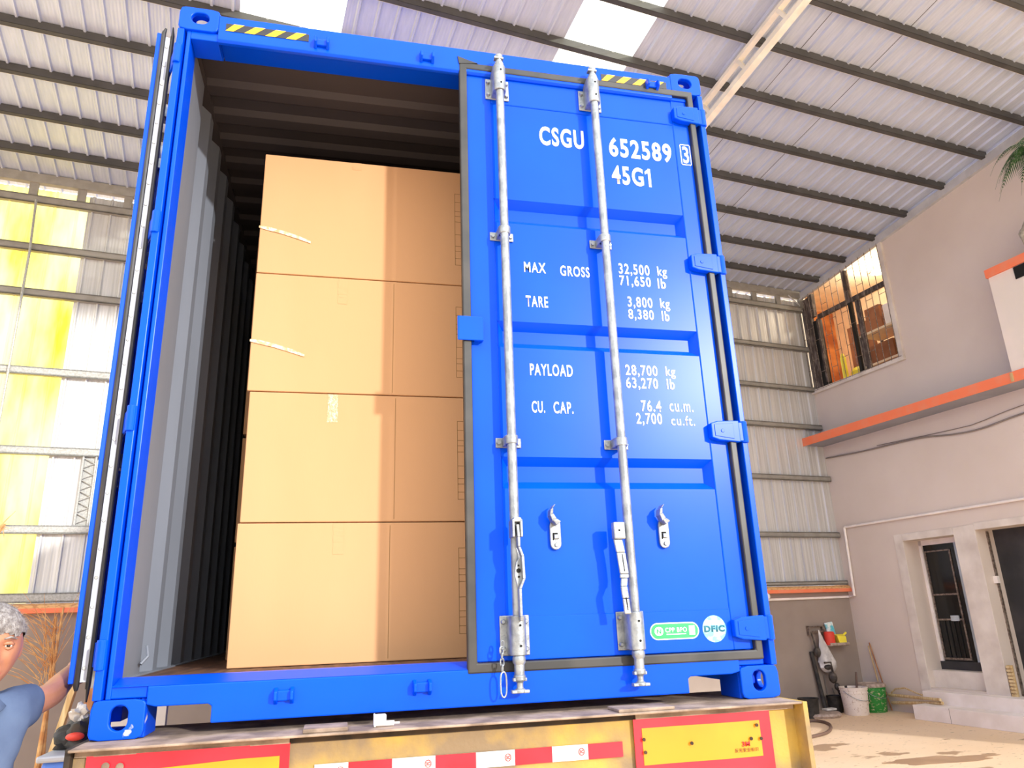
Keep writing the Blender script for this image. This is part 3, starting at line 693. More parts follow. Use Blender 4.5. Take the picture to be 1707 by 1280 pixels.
# handle on rod 2 (swung to the left of the rod)
g=MB(); g.box(1.775,1.822,-.075,-.045,.60,.665); g.build('handle_hub','galv',r2,bevel=.005)
g=MB(); pts=[(1.792,.60,-.062),(1.800,.55,-.064),(1.806,.47,-.068),(1.803,.455,-.072),(1.794,.425,-.085),(1.798,.38,-.085),(1.802,.325,-.083)]
for i in range(len(pts)-1):
    a,b=pts[i],pts[i+1]; wd=.018 if i<3 else .0135
    g.hexa([(a[0]-wd,a[2]-.005,a[1]),(a[0]+wd,a[2]-.005,a[1]),(a[0]+wd,a[2]+.005,a[1]),(a[0]-wd,a[2]+.005,a[1]),(b[0]-wd,b[2]-.005,b[1]),(b[0]+wd,b[2]-.005,b[1]),(b[0]+wd,b[2]+.005,b[1]),(b[0]-wd,b[2]+.005,b[1])])
h2=g.build('lock_handle','galv',r2,bevel=.004)
g=MB(); g.tube([(1.797,-.0755,.633),(1.797,-.0765,.633)],.004,10); g.build('handle_hole','hole',h2)
g=MB(); g.tube([(1.803,-.0695,.545),(1.807,-.0735,.48)],.0018,6); g.tube([(1.798,-.0905,.385),(1.802,-.0885,.34)],.0018,6); g.build('handle_groove','hole',h2)
# handle retainers
for x in (1.566,2.018):
    g=MB(); P=[]
    for k in range(9): a=pi+pi*k/8; P.append((x+.022*cos(a),.592+.022*sin(a)))
    P+=[(x+.022,.672),(x+.004,.692),(x-.018,.675),(x-.022,.66)]
    g.prism(P,'y',YD-.012,YD-.004+.004); o=g.build('handle_retainer','galv',rd,bevel=.003)
    g=MB(); g.box(x-.008,x+.012,YD-.020,YD-.012,.610,.628); g.build('seal_tab','galv',o,bevel=.003)
    g=MB(); g.box(x-.010,x+.008,YD-.014,YD-.0118,.628,.634); g.box(x-.012,x-.008,YD-.014,YD-.0118,.606,.634); g.build('tab_slot','hole',o)
    g=MB()
    for px_,pz in ((x+.002,.588),(x+.0,.668)): g.tube([(px_,YD-.012,pz),(px_,YD-.018,pz)],[.009,.007],12)
    g.build('rivet','galv',o,smooth=True)
    g=MB(); pts=[(x+.004,.668,.018),(x-.012,.680,.016),(x-.024,.700,.014),(x-.022,.722,.011),(x-.010,.738,.006)]
    for i in range(len(pts)-1):
        a,b=pts[i],pts[i+1]
        g.hexa([(a[0]-a[2]*.5,YD-.052,a[1]-a[2]*.5),(a[0]+a[2]*.5,YD-.052,a[1]+a[2]*.3),(a[0]+a[2]*.5,YD-.014,a[1]+a[2]*.3),(a[0]-a[2]*.5,YD-.014,a[1]-a[2]*.5),(b[0]-b[2]*.5,YD-.056,b[1]-b[2]*.2),(b[0]+b[2]*.5,YD-.056,b[1]+b[2]*.2),(b[0]+b[2]*.5,YD-.014,b[1]+b[2]*.2),(b[0]-b[2]*.5,YD-.014,b[1]-b[2]*.2)])
    g.build('swivel_latch','galv',o,bevel=.002)
# chain: links hanging beside first rod
ch=None
def link(c,a,b,r,ang,par_):
    g=MB(); P=[]
    for k in range(17):
        q_=2*pi*k/16; u=a*cos(q_); v=b*(abs(sin(q_))**.6)*(1 if sin(q_)>=0 else -1)
        P.append((c[0]+u*cos(ang),c[1]+u*sin(ang),c[2]+v))
    g.tube(P,r,6,cap=False); return g.build('chain_link','galv',par_,smooth=True)
first=link((1.335,-.035,.235),.006,.014,.0025,0,rd)
for i,z in enumerate((.217,.197,.177,.157)): link((1.331,-.036-.002*i,z),.007,.013,.0025,(pi/2 if i%2 else .3),first)
link((1.333,-.046,.104),.012,.042,.003,.25,first)
# writing
TX=[('CSGU',1.588,1.805,2.403,2.506,.006),('652589',1.928,2.247,2.381,2.489,.006),('3',2.304,2.336,2.386,2.481,.0),('45G1',1.930,2.126,2.234,2.335,.006),
('MAX',1.488,1.586,1.748,1.797,0),('GROSS',1.651,1.786,1.742,1.792,0),('32,500',1.925,2.072,1.764,1.824,0),('kg',2.110,2.156,1.762,1.822,0),('71,650',1.924,2.073,1.708,1.765,0),('lb',2.106,2.145,1.713,1.762,0),
('TARE',1.490,1.588,1.586,1.637,0),('3,800',1.954,2.071,1.606,1.664,0),('kg',2.108,2.154,1.603,1.664,0),('8,380',1.952,2.072,1.549,1.604,0),('lb',2.110,2.146,1.555,1.604,0),
('PAYLOAD',1.495,1.680,1.278,1.330,0),('28,700',1.916,2.063,1.288,1.343,0),('kg',2.101,2.146,1.286,1.342,0),('63,270',1.914,2.060,1.230,1.286,0),('lb',2.101,2.137,1.238,1.286,0),
('CU.',1.496,1.552,1.118,1.168,0),('CAP.',1.588,1.673,1.117,1.168,0),('76.4',1.973,2.064,1.136,1.186,0),('cu.m.',2.103,2.212,1.139,1.176,0),('2,700',1.946,2.063,1.074,1.130,0),('cu.ft.',2.104,2.212,1.079,1.122,0)]
for tx in TX: text_mesh(tx[0],tx[1],tx[2],tx[3],tx[4],(YF if tx[1]<IR else YD)-.0012,'marking','white_dec',rd,bold=(.008 if tx[0][:3]=='cu.' else .018)+tx[5]*2)
g=MB()
for a in ((2.293,2.347,2.376,2.380),(2.293,2.347,2.488,2.492),(2.293,2.297,2.376,2.492),(2.343,2.347,2.376,2.492)): g.box(a[0],a[1],YD-.0018,YD-.0006,a[2],a[3])
for dx in (0,): pass
g.build('check_digit_frame','white_dec',rd)
g=MB(); g.prism([(2.118,2.335),(2.118,2.316),(2.098,2.302),(2.098,2.317)],'y',YF-.0016,YF-.0008); g.build('marking','white_dec',rd)
# weld bead line
g=MB(); g.tube([(IR,YD+.002,IB),(IR,YD+.002,IT)],.0018,6); g.tube([(IL,YD+.002,IB),(IR,YD+.002,IB)],.0018,6); g.tube([(IL,YD+.002,IT),(IR,YD+.002,IT)],.0018,6); g.build('weld_bead','blue',rd)
# stickers
def pill(x0,x1,z0,z1,y0,y1,nm,m_,par_):
    g=MB(); r_=(z1-z0)/2; P=[]
    for k in range(13): a=-pi/2+pi*k/12; P.append((x1-r_+r_*cos(a),(z0+z1)/2+r_*sin(a)))
    for k in range(13): a=pi/2+pi*k/12; P.append((x0+r_+r_*cos(a),(z0+z1)/2+r_*sin(a)))
    g.prism(P,'y',y0,y1); return g.build(nm,m_,par_)
gs=pill(1.926,2.130,.226,.288,YD-.0012,YD-.0002,'sticker','white_dec',rd); gs['label']='green pill shaped sticker with white rim'
pill(1.930,2.126,.230,.284,YD-.002,YD-.0012,'sticker_face','green_sticker',gs)
text_mesh('CPP BPO',1.988,2.078,.252,.270,YD-.0026,'sticker_text','white_dec',gs,bold=.02)
pill(1.944,1.980,.2415,.2735,YD-.0026,YD-.002,'sticker_mark','white_dec',gs)
text_mesh('N',1.953,1.971,.249,.266,YD-.003,'sticker_mark','green_sticker',gs,bold=.03)
g=MB(); g.box(1.992,2.074,YD-.0026,YD-.002,.244,.247); g.box(2.088,2.112,YD-.0026,YD-.002,.241,.275); g.build('sticker_mark','white_dec',gs)
g=MB(); g.lathe([(.050,0),(.050,.001)],(2.196,YD-.0002,.259),36,Matrix.Rotation(pi/2,4,'X')); ds=g.build('sticker','cyan_sticker',rd); ds['label']='round pale blue sticker'
text_mesh('DFIC',2.152,2.240,.247,.272,YD-.0018,'sticker_text','teal_text',ds,bold=.055)

# ---- left door (swung right round, seen on its hinge edge)
ANG=radians(16.6)
LM=Matrix.Translation((-.066,.085,0)) @ Matrix.Rotation(ANG,4,'Z')   # local +y runs along the leaf, local +x is its outer face side
g=MB(); g.box(-.034,-.004,.0,1.16,.168,2.805); g.box(-.004,.020,.012,1.10,.20,2.77)
ld=g.build('rear_door','blue',ct,mw=LM.copy(),bevel=.003); ld['label']='open left door leaf folded back'
def lpart(g,nm,m_,par_=None,**k): return g.build(nm,m_,par_ or ld,mw=LM.copy(),**k)
g=MB(); g.tube([(-.008,-.004,.148),(-.009,-.010,.16),(-.009,-.010,2.80),(-.003,-.012,2.826)],[.006,.009,.009,.005],8); g.box(-.016,-.002,-.008,.02,.155,2.815); lpart(g,'door_gasket','rubber',smooth=True)
g=MB(); g.tube([(.026,-.004,.11),(.027,-.010,.17),(.027,-.010,2.80),(.024,-.010,2.845)],[.003,.007,.007,.003],8); g.box(.018,.028,-.006,.04,.15,2.80); lpart(g,'door_gasket','rubber',smooth=True)
g=MB(); g.box(-.003,.018,-.004,.0,.172,2.79); st_=lpart(g,'retaining_strip','strip')
g=MB(); z=.215
while z<2.78: g.tube([(.0075,-.004,z),(.0075,-.0065,z)],[.0065,.005],10); z+=.097
lpart(g,'strip_rivet','galv_dull',st_,smooth=True)
for z in (2.647,1.844,1.052,.256):
    h=.047; g=MB(); g.tube([(.010,.006,z-h),(.010,.006,z+h)],.017,14)
    a=LM@Vector((.03,.03,0)); b=LM@Vector((.03,.16,0)); 
    g.hexa([(a.x-.006,a.y,z-h*.8),(.004,-.006,z-h*.9),(.008,.012,z-h*.9),(a.x-.004,a.y+.02,z-h*.8),(a.x-.006,a.y,z+h*.8),(.004,-.006,z+h*.9),(.008,.012,z+h*.9),(a.x-.004,a.y+.02,z+h*.8)])
    g.hexa([(a.x-.006,a.y,z-h*.8),(a.x+.006,a.y+.0,z-h*.8),(b.x+.006,b.y,z-h*.6),(b.x-.006,b.y,z-h*.6),(a.x-.006,a.y,z+h*.8),(a.x+.006,a.y,z+h*.8),(b.x+.006,b.y,z+h*.6),(b.x-.006,b.y,z+h*.6)])
    g.build('hinge','blue',ld,bevel=.003)
for u in (.40,.86):
    g=MB(); g.tube([(.07,u,.10),(.07,u,2.80)],.0185,12); o=lpart(g,'lock_rod','galv',smooth=True)
    for z in (.26,.988,1.905,2.68):
        g=MB(); g.box(.018,.072,u-.03,u+.03,z-.03,z+.03); lpart(g,'rod_clamp','galv',o,bevel=.003)
    g=MB(); g.box(.08,.095,u-.01,u+.01,.33,.66); lpart(g,'lock_handle','galv',o,bevel=.003)

# ================================================================= CARTONS
zs=[.171,.742,1.318,1.893,2.535]
lab=['brown cardboard carton on the container floor, bottom of the front stack','brown cardboard carton second from the bottom of the front stack','brown cardboard carton second from the top with a loose tape strip','topmost brown cardboard carton of the front stack inside the container']
xl=[.336,.340,.330,.328]
xl=[.334,.342,.330,.331]; 
for i in range(4):
    x0=xl[i]; z0=zs[i]; z1=zs[i+1]-.003; y0=.5
    b=thing('cardboard_box',lab[i],'cardboard box',(x0,y0,z0),'cartons of the front stack')
    sk=.006*(1 if i%2 else -1)
    g=MB(); g.box(x0,2.26,y0,y0+.78,z0+.001,z1); g.build('carton_body','carton',b,bevel=.004)
    # glued seam line
    if i<3:
        xs_=.962 if i!=1 else .978
        g=MB(); g.box(xs_,xs_+.0022,y0-.0008,y0+.001,z0+.012,z1-.012); g.build('flap_seam','ink',b)
    # printed grid at the right
    g=MB(); lw=.0022; xg=1.262; h=z1-z0; a,c=z0+h*.17,z1-h*.20
    g.box(xg,xg+lw,y0-.0006,y0+.0005,a,c)
    for f in (0,.09,.19,.26,.42,.60,.68,.75,.88,1): zq=a+(c-a)*f; g.box(xg,xg+.32,y0-.0006,y0+.0005,zq,zq+lw)
    g.box(xg+.318,xg+.32,y0-.0006,y0+.0005,a,c)
    g.build('printed_grid','ink',b)
    # tape ends
    rr=random.Random(i+3); xt=[.745,.700,.725,.770][i]
    g=MB(); n=9
    top=.13 if i!=3 else .04
    for k in range(n-1):
        a0=z1-.002-top*k/(n-1); a1=z1-.002-top*(k+1)/(n-1)
        jit=lambda: rr.uniform(-.003,.003)
        g.poly([(xt-.022+jit(),y0-.0012+jit()*.2,a0),(xt+.022+jit(),y0-.0012+jit()*.2,a0),(xt+.022+jit(),y0-.0012,a1),(xt-.022+jit(),y0-.0012,a1)])
    bm_=g; bm_.build('tape_end','tape_clear' if 'tape_clear' in M else 'tape',b) if i in (1,) else g.build('tape_end','carton',b)
    if i in (2,3):
        zt=[0,0,2.035-.5*0,2.035][i] if i==3 else 1.565
        zt={3:2.075,2:1.50}[i]
        g=MB(); pts=[(x0-.004,zt+.055),(x0+.03,zt+.050),(x0+.10,zt+.035),(x0+.18,zt+.012),(x0+.235,zt-.008)]
        for k in range(4):
            (xa,za),(xb,zb)=pts[k],pts[k+1]; wa=[.006,.010,.009,.009][k]; wb=[.010,.009,.009,.006][k]
            g.poly([(xa,y0-.004,za-wa),(xb,y0-.004,zb-wb),(xb,y0-.002,zb+wb),(xa,y0-.002,za+wa)])
        g.build('tape_strip','tape',b)
# stacks deeper inside, glimpsed in the gap on the left
for r_ in range(2):
    y0=1.32+r_*.85; x0=.22
    for i in range(4):
        b=thing('cardboard_box','shadowed brown carton %s of the %s stack behind the front cartons'%(['at the bottom','second from the bottom','second from the top','at the top'][i],['next','third'][r_]),'cardboard box',(x0,y0,zs[i]),'cartons stacked deeper in the container')
        g=MB(); g.box(x0,2.15,y0,y0+.78,zs[i]+.001,zs[i+1]-.02); g.build('carton_body','carton',b,bevel=.004)
        g=MB(); g.box(x0+.02,x0+.026,y0-.002,y0+.001,zs[i]+.2,zs[i]+.26); g.build('tape_end','tape',b)

# ================================================================= TRAILER
tl = thing('semi_trailer','dirty yellow rear beam of a truck trailer under the blue container','trailer',(1.219,0,GZ))
g=MB(); g.box(-.005,2.425,-.155,.34,-.009,-.001); g.build('deck_plate','dirty_steel',tl,bevel=.003)
g=MB(); g.box(.66,.80,-.135,-.01,-.001,.012); g.build('wear_pad','dirty_steel',tl,bevel=.003)
g=MB(); g.box(1.72,1.93,-.14,-.02,-.001,.010); g.build('wear_pad','dirty_steel',tl,bevel=.003)
g=MB(); g.box(-.005,2.44,-.088,-.078,-.34,-.031); g.build('rear_board','yellow_board',tl)
g=MB(); g.box(.62,1.795,-.094,-.078,-.0315,-.009); g.build('shade_flange','rust_shade',tl)  # dark band, its colour standing in for shade below the deck overhang
g=MB(); g.box(.0,.62,-.100,-.078,-.030,-.0095); g.box(1.795,2.42,-.100,-.078,-.030,-.0095); g.build('end_gusset','dirty_steel',tl)
g=MB(); g.box(2.426,2.445,-.155,.34,-.34,-.002); g.build('end_plate','yellow_board',tl,bevel=.002)
g=MB(); g.box(-.022,-.005,-.12,.34,-.34,-.002); g.build('end_plate','rust_shade',tl,bevel=.002)
def wavy(x0,x1,z0,z1,y,m_,nm,par_,amp=.003,zf=lambda x:0):
    g=MB(); n=24; th=.003
    A=[]
    for k in range(n+1):
        x=x0+(x1-x0)*k/n; yy=y+amp*sin(x*14)
        A.append([g.bm.verts.new(p) for p in ((x,yy,z0+zf(x)),(x,yy,z1+zf(x)),(x,yy+th,z1+zf(x)),(x,yy+th,z0+zf(x)))])
    for k in range(n):
        for j in range(4): g._f([A[k][j],A[k][(j+1)%4],A[k+1][(j+1)%4],A[k+1][j]])
    g._f(A[0]); g._f(A[-1]); return g.build(nm,m_,par_)
rp=wavy(1.783,2.318,-.225,-.030,-.102,'red_plate','reflective_plate',tl); rp['label']='right red bordered yellow reflective plate'
wavy(1.813,2.272,-.178,-.060,-.1035,'yellow_plate','yellow_field',rp)
text_mesh('3M',2.190,2.221,-.142,-.126,-.1085,'marking','red_ink',rp,bold=.03)
text_mesh('反光安全标识',2.160,2.253,-.160,-.147,-.1085,'marking','rust_shade',rp,bold=.0)
g=MB()
for px_,pz in ((2.228,-.118),(1.995,-.118),(1.818,-.136),(1.816,-.095),(2.256,-.075),(2.268,-.12)):
    g.tube([(px_,-.1085,pz),(px_,-.112,pz)],.006,10)
g.build('rivet','rust_shade',rp)
rp2=wavy(.034,.622,-.235,-.028,-.102,'red_plate','reflective_plate',tl); rp2['label']='left red bordered yellow reflective plate'
wavy(.17,.592,-.19,-.064,-.1035,'yellow_plate','yellow_field',rp2,zf=lambda x:-.012*(1-min(1,(x-.17)/.3)))
g=MB()
for px_,pz in ((.09,-.058),(.13,-.062),(.085,-.075)): g.ball((px_,-.105,pz),.012,2,(1,.3,1))
g.build('dirt_patch','dirty_steel',rp2)
segs=[(.63,.705,0),(.705,.802,1),(.802,.915,0),(.915,1.027,1),(1.027,1.142,0),(1.142,1.262,1),(1.262,1.37,0),(1.37,1.485,1),(1.485,1.60,0),(1.60,1.755,1)]
segs=[(.70,.826,1),(.826,.967,0),(.967,1.106,1),(1.106,1.243,0),(1.243,1.374,1),(1.374,1.507,0),(1.507,1.634,1),(1.634,1.752,0)]
segs=[(.700,.806,'w'),(.806,.945,'r'),(.945,1.087,'w'),(1.087,1.222,'r'),(1.222,1.356,'w'),(1.356,1.486,'r'),(1.486,1.615,'w'),(1.615,1.742,'r')]
for a,b,c in segs:
    o=wavy(a,b-.001,-.146,-.098,-.0935,'white_plate' if c=='w' else 'red_plate','reflective_tape',tl,amp=.0012)
    if c=='w':
        g=MB(); P=[(b-.025+.010*cos(q_/12*2*pi),-.0965,-.120+.011*sin(q_/12*2*pi)) for q_ in range(13)]; g.tube(P,.0011,5,cap=False); g.build('approval_stamp','red_ink',o)
        text_mesh('3C',b-.031,b-.019,-.125,-.115,-.0965,'approval_stamp','red_ink',o)
# chassis
for x in (.72,1.62):
    g=MB(); g.box(x,x+.12,.34,11.5,-.42,-.03); g.build('chassis_rail','rust_shade',tl)
for y in (2.2,5.8,10.8):
    g=MB(); g.box(.1,2.34,y,y+.12,-.16,-.035); g.build('cross_beam','rust_shade',tl)
for y in (1.6,2.9,4.2):
    g=MB(); g.tube([(.2,y,GZ+.5),(2.24,y,GZ+.5)],.07,12); ax=g.build('axle','rust_shade',tl)
    for x in (.05,2.11):
        g=MB(); g.lathe([(.28,0),(.46,.0),(.5,.03),(.5,.25),(.46,.28),(.28,.28)],(x,y,GZ+.5),32,Matrix.Rotation(pi/2,4,'Y')); g.build('wheel','black_pl',ax,smooth=True)
for x in (.74,1.64):
    for y in (1.6,2.9,4.2):
        g=MB(); g.box(x,x+.1,y-.12,y+.12,GZ+.55,-.42); g.build('spring_hanger','rust_shade',tl)
for x in (.06,2.26):
    g=MB(); g.box(x,x+.1,-.06,.3,GZ+.45,-.34); g.build('bumper_bracket','rust_shade',tl)
for x in (.80,1.70):
    g=MB(); g.box(x-.03,x+.03,10.6,10.8,GZ,-.42); g.build('landing_leg','rust_shade',tl)
# seal lying on the deck
sl=thing('bolt_seal','small white plastic bolt seal lying on the trailer deck edge','seal',(.91,-.05,0))
g=MB(); g.box(.888,.926,-.066,-.040,.0,.034); g.build('seal_body','white_pipe',sl,bevel=.004)
g=MB(); g.tube([(.885,-.085,.009),(.95,-.088,.009)],.008,10); g.tube([(.95,-.088,.009),(.968,-.089,.009)],.003,8); g.build('seal_pin','white_pipe',sl,smooth=True)
g=MB(); g.box(.884,.890,-.095,-.038,.0,.036); g.build('seal_flange','white_pipe',sl,bevel=.002)

# ================================================================= THINGS ROUND THE YARD
def bthing(name,label,cat,p,group=None): return thing(name,label,cat,BM_@Vector(p),group)
# buckets
def bucket(name,label,s_,t_,body,lidm,r0=.17,r1=.205,h=.40):
    b=bthing(name,label,'bucket',(s_,-t_,GZ),'paint buckets by the back wall')
    g=MB(); g.lathe([(r0,0),(r0+.006,.01),(r1-.008,h*.78),(r1,h*.79),(r1,h*.81),(r1-.006,h*.82),(r1-.004,h*.89),(r1+.004,h*.90),(r1+.004,h*.93),(r1,h*.94),(r1+.008,h*.985),(r1+.006,h),(r1-.012,h),(r1-.016,h*.9),(r0-.01,.02)],(s_,-t_,GZ),32,cap=True)
    bobj(g,'bucket_body',body,b,smooth=True)
    g=MB(); g.lathe([(r1-.02,h*.86),(r1-.02,h*.93),(.02,h*.90)],(s_,-t_,GZ),28); bobj(g,'bucket_content',lidm,b,smooth=True)
    g=MB(); P=[(s_+(r1+.006)*cos(a),-t_-(r1+.03)*abs(sin(a))*.9-.01,GZ+h*.88-.14*abs(sin(a))) for a in [pi*k/14 for k in range(15)]]; g.tube(P,.004,6); bobj(g,'bucket_handle','galv',b,smooth=True)
    return b
bucket('paint_bucket','splattered white paint bucket on the yard floor with a stick in it',-.74,.55,'bucket_white','cement')
b2=bucket('paint_bucket','green paint bucket with a cement crusted rim behind the white bucket',-.27,.46,'bucket_green','cement')
g=MB(); g.lathe([(.212,.0),(.215,.02),(.21,.045),(.19,.055),(.175,.04)],(-.27,-.46,GZ+.37),28); bobj(g,'crusted_rim','cement',b2,smooth=True)
g=MB(); g.tube([(-.70,-.55,GZ+.16),(-.56,-.48,GZ+.60)],.016,8); tag(bobj(g,'stirring_stick','hose',smooth=True),'short dark stick standing in the white bucket','stick')
g=MB(); g.tube([(-.83,-.50,GZ+.30),(-.835,-.50,GZ+.42)],.02,8); tag(bobj(g,'tool_grip','black_pl',smooth=True),'dark tool grip poking out of the white bucket','tool')
# poles leaning at the corner
for (a,b_,lb) in (((-.035,-.44,GZ+.01),(-.03,-.30,-.33),'thin pale pole leaning in the wall corner behind the green bucket'),((-.03,-.56,GZ+.01),(-.03,-.33,-.28),'thin brown pole leaning in the wall corner, right of the pale one')):
    g=MB(); g.tube([a,b_],.010,8); tag(bobj(g,'leaning_pole','bamboo' if 'thin pale' in lb else 'wood',smooth=True),lb,'pole')
# black pots, disc, dark post
def pot(name,label,s_,t_,r_,h,m_,tilt=0):
    g=MB(); g.lathe([(r_*.85,0),(r_,h*.9),(r_+.01,h),(r_-.015,h),(r_*.8,.03)],(0,0,0),24); o=g.build(name,m_,smooth=True)
    o.matrix_world=BM_@Matrix.Translation((s_,-t_,GZ+abs(sin(tilt))*r_))@Matrix.Rotation(tilt,4,'Y'); return tag(o,label,'pot')
pot('black_pot','crumpled black pot standing on the floor nearest the trailer corner',-1.54,.42,.15,.28,'black_pl')
pot('dark_pot','smooth dark grey pot beside the foot of the black post',-.78,.17,.12,.25,'black_pl')
g=MB(); g.lathe([(.02,0),(.30,.0),(.32,.03),(.30,.06),(.02,.07)],(-1.32,-.38,GZ),32); tag(bobj(g,'round_slab','cement',smooth=True),'round flat grey slab lying on the floor under the black post','slab')
g=MB(); g.box(-1.2,-1.0,-.42,-.30,GZ+.07,GZ+.10); tag(bobj(g,'folded_rag','bag_white',bevel=.01),'crumpled pale rag lying on the round slab','rag')
g=MB(); g.tube([(-.95,-.12,GZ+.02),(-1.03,-.07,-.38)],[.035,.03],10); tag(bobj(g,'black_post','black_pl',smooth=True),'dark post leaning on the low wall beside the white bag','post')
# bracket with things hanging
br=bthing('wall_bracket','rusty bracket bar fixed on the low wall above the white bag','bracket',(-1.2,-.05,-.05))
g=MB(); g.box(-1.03,-.70,-.09,-.03,-.09,-.06); g.box(-1.03,-.70,-.09,-.03,.0,.015); g.box(-1.03,-1.0,-.09,-.03,-.13,.02); g.box(-.73,-.70,-.09,-.03,-.13,.02); bobj(g,'bracket_bar','bar',br,bevel=.003)
g=MB(); g.tube([(-.99,-.09,-.09),(-.97,-.10,-.22),(-.96,-.11,-.32)],.014,8); g.ball((-.95,-.12,-.39),.075,2,(.9,.6,1.1)); tag(bobj(g,'plunger','tool_dark',smooth=True),'dark tool with a round head hanging from the left of the bracket','tool')
bag=bthing('plastic_bag','white plastic bag hanging from the wall bracket','bag',(-1.03,-.08,-.5))
g=MB(); g.lathe([(.008,.0),(.02,-.06),(.05,-.16),(.10,-.30),(.15,-.44),(.17,-.50),(.15,-.58),(.10,-.64),(.04,-.67)],(-.86,-.13,-.05),18)
for v in g.bm.verts: 
    k_=noise.noise(v.co*7)*.05; v.co.x+=k_+(-.02-v.co.z)*.14; v.co.y=(v.co.y+.13)*.55-.13+k_*.5
bobj(g,'bag_body','bag_white',bag,smooth=True)
g=MB(); g.ball((-.86,-.22,-.62),.07,2,(1.1,.7,.6)); g.ball((-.80,-.22,-.78),.09,2,(.8,.7,1)); g.ball((-.74,-.22,-.92),.05,2,(1,.8,1.2)); g.tube([(-.93,-.22,-.55),(-.80,-.22,-.55),(-.78,-.22,-.72)],.015,8); g.tube([(-.74,-.22,-.9),(-.70,-.22,-1.08)],[.03,.012],8)
tag(bobj(g,'power_drill','tool_dark',smooth=True),'dirty power drill hanging in front of the white bag','drill')
g=MB(); g.tube([(-.83,-.06,-.75),(-.80,-.06,-1.28)],.006,6); tag(bobj(g,'hanging_cord','cable',smooth=True),'thin grey cord hanging down left of the drill','cord')
g=MB(); g.tube([(-.70,-.06,-.95),(-.60,-.05,-1.26)],.006,6); tag(bobj(g,'hanging_cord','cable',smooth=True),'thin grey cord hanging down from the tip of the drill','cord')
# small shelf tray with items
tr_=bthing('wall_tray','small grey tray fixed on the low wall beside the bracket','shelf',(-.62,-.1,-.3))
g=MB(); g.box(-.74,-.34,-.22,-.03,-.31,-.295); g.box(-.74,-.34,-.22,-.21,-.31,-.26); bobj(g,'tray_base','cement',tr_,bevel=.003)
g=MB(); g.lathe([(.08,0),(.085,.02),(.085,.19),(.07,.21),(.02,.21)],(-.66,-.13,-.294),20); tag(bobj(g,'red_can','red_pl',smooth=True),'red tin standing at the left of the wall tray','can')
g=MB(); g.hexa([(-.57,-.07,-.29),(-.42,-.07,-.29),(-.42,-.045,-.29),(-.57,-.045,-.29),(-.66,-.07,.05),(-.49,-.07,.07),(-.49,-.045,.07),(-.66,-.045,.05)]); tag(bobj(g,'blue_packet','teal',bevel=.01),'upright white and turquoise packet above the wall tray','packet')
g=MB(); g.hexa([(-.52,-.20,-.294),(-.38,-.21,-.294),(-.36,-.10,-.294),(-.50,-.09,-.294),(-.56,-.20,-.15),(-.40,-.23,-.17),(-.36,-.10,-.13),(-.52,-.09,-.13)]); g.tube([(-.40,-.17,-.15),(-.33,-.17,-.11)],.018,8); tag(bobj(g,'yellow_packet','yellow_thing',bevel=.015),'crumpled yellow packet at the right of the wall tray','packet')
# pipes by the stoop, hose on the floor
for i,(a,b_) in enumerate((((-.06,-.62,-1.17),(-.30,-1.75,-1.065)),((-.04,-.55,-1.06),(-.33,-1.75,-1.02)))):
    g=MB(); g.tube([a,b_],.022,8); tag(bobj(g,'plastic_pipe','bamboo',smooth=True),['pale pipe leaning onto the stone step, the lower of the pair','pale pipe leaning onto the stone step, the upper of the pair'][i],'pipe','pipes leaning on the step')
g=MB(); g.tube([(-.05,-.62,-1.03),(-.05,-.72,-.96),(-.10,-.95,-.93),(-.16,-1.2,-.98),(-.20,-1.35,-1.0)],.012,8); tag(bobj(g,'pale_hose','bamboo',smooth=True),'pale hose looped over the leaning pipes by the step','hose')
def smoothpath(P,n=6):
    P=[Vector(p) for p in P]; out=[]
    for i in range(len(P)-1):
        p0=P[max(i-1,0)];p1=P[i];p2=P[i+1];p3=P[min(i+2,len(P)-1)]
        for k in range(n):
            t=k/n; out.append(.5*((2*p1)+(p2-p0)*t+(2*p0-5*p1+4*p2-p3)*t*t+(3*p1-p0-3*p2+p3)*t**3))
    out.append(P[-1]); return out
g=MB(); g.tube(smoothpath([(-2.6,-.9,GZ+.02),(-2.1,-.75,GZ+.02),(-1.80,-.85,GZ+.02),(-1.95,-1.25,GZ+.02),(-2.5,-1.75,GZ+.02),(-3.2,-1.95,GZ+.02)]),.022,8); tag(bobj(g,'floor_hose','hose',smooth=True),'brown hose curling over the floor beside the trailer end','hose')
# conduit on walls
cdt=bthing('conduit','thin white conduit running along the low wall and up the grey wall','conduit',(-.8,-.05,.45))
g=MB(); g.tube([(-6.4,-.055,.42),(-.045,-.05,.46),(-.045,-.20,.47),(-.035,-.22,1.61),(-.035,-.24,1.62),(-.035,-6.4,1.63)],.02,8); bobj(g,'conduit_pipe','white_pipe',cdt,smooth=True)
g=MB(); g.ball((-1.82,-.12,.50),.06,2); tag(bobj(g,'wall_insulator','white_pipe',smooth=True),'round white knob on the low wall beside the conduit end','knob')
g=MB(); g.tube(smoothpath([(-.02,-.05,2.88),(-.02,-.9,2.83),(-.02,-2.0,2.80),(-.02,-2.6,2.72),(-.02,-3.07,2.70),(-.02,-3.9,2.77),(-.02,-6.4,2.85)]),.013,8); tag(bobj(g,'wall_cable','cable',smooth=True),'thick grey cable sagging along the wall under the canopy','cable')
g=MB(); g.tube(smoothpath([(-.02,-1.2,2.86),(-.02,-2.7,2.79),(-.02,-3.07,2.80),(-.02,-3.9,2.88),(-.02,-6.4,2.95)]),.006,6); tag(bobj(g,'thin_wire','cable',smooth=True),'thin wire running just above the thick wall cable','wire')
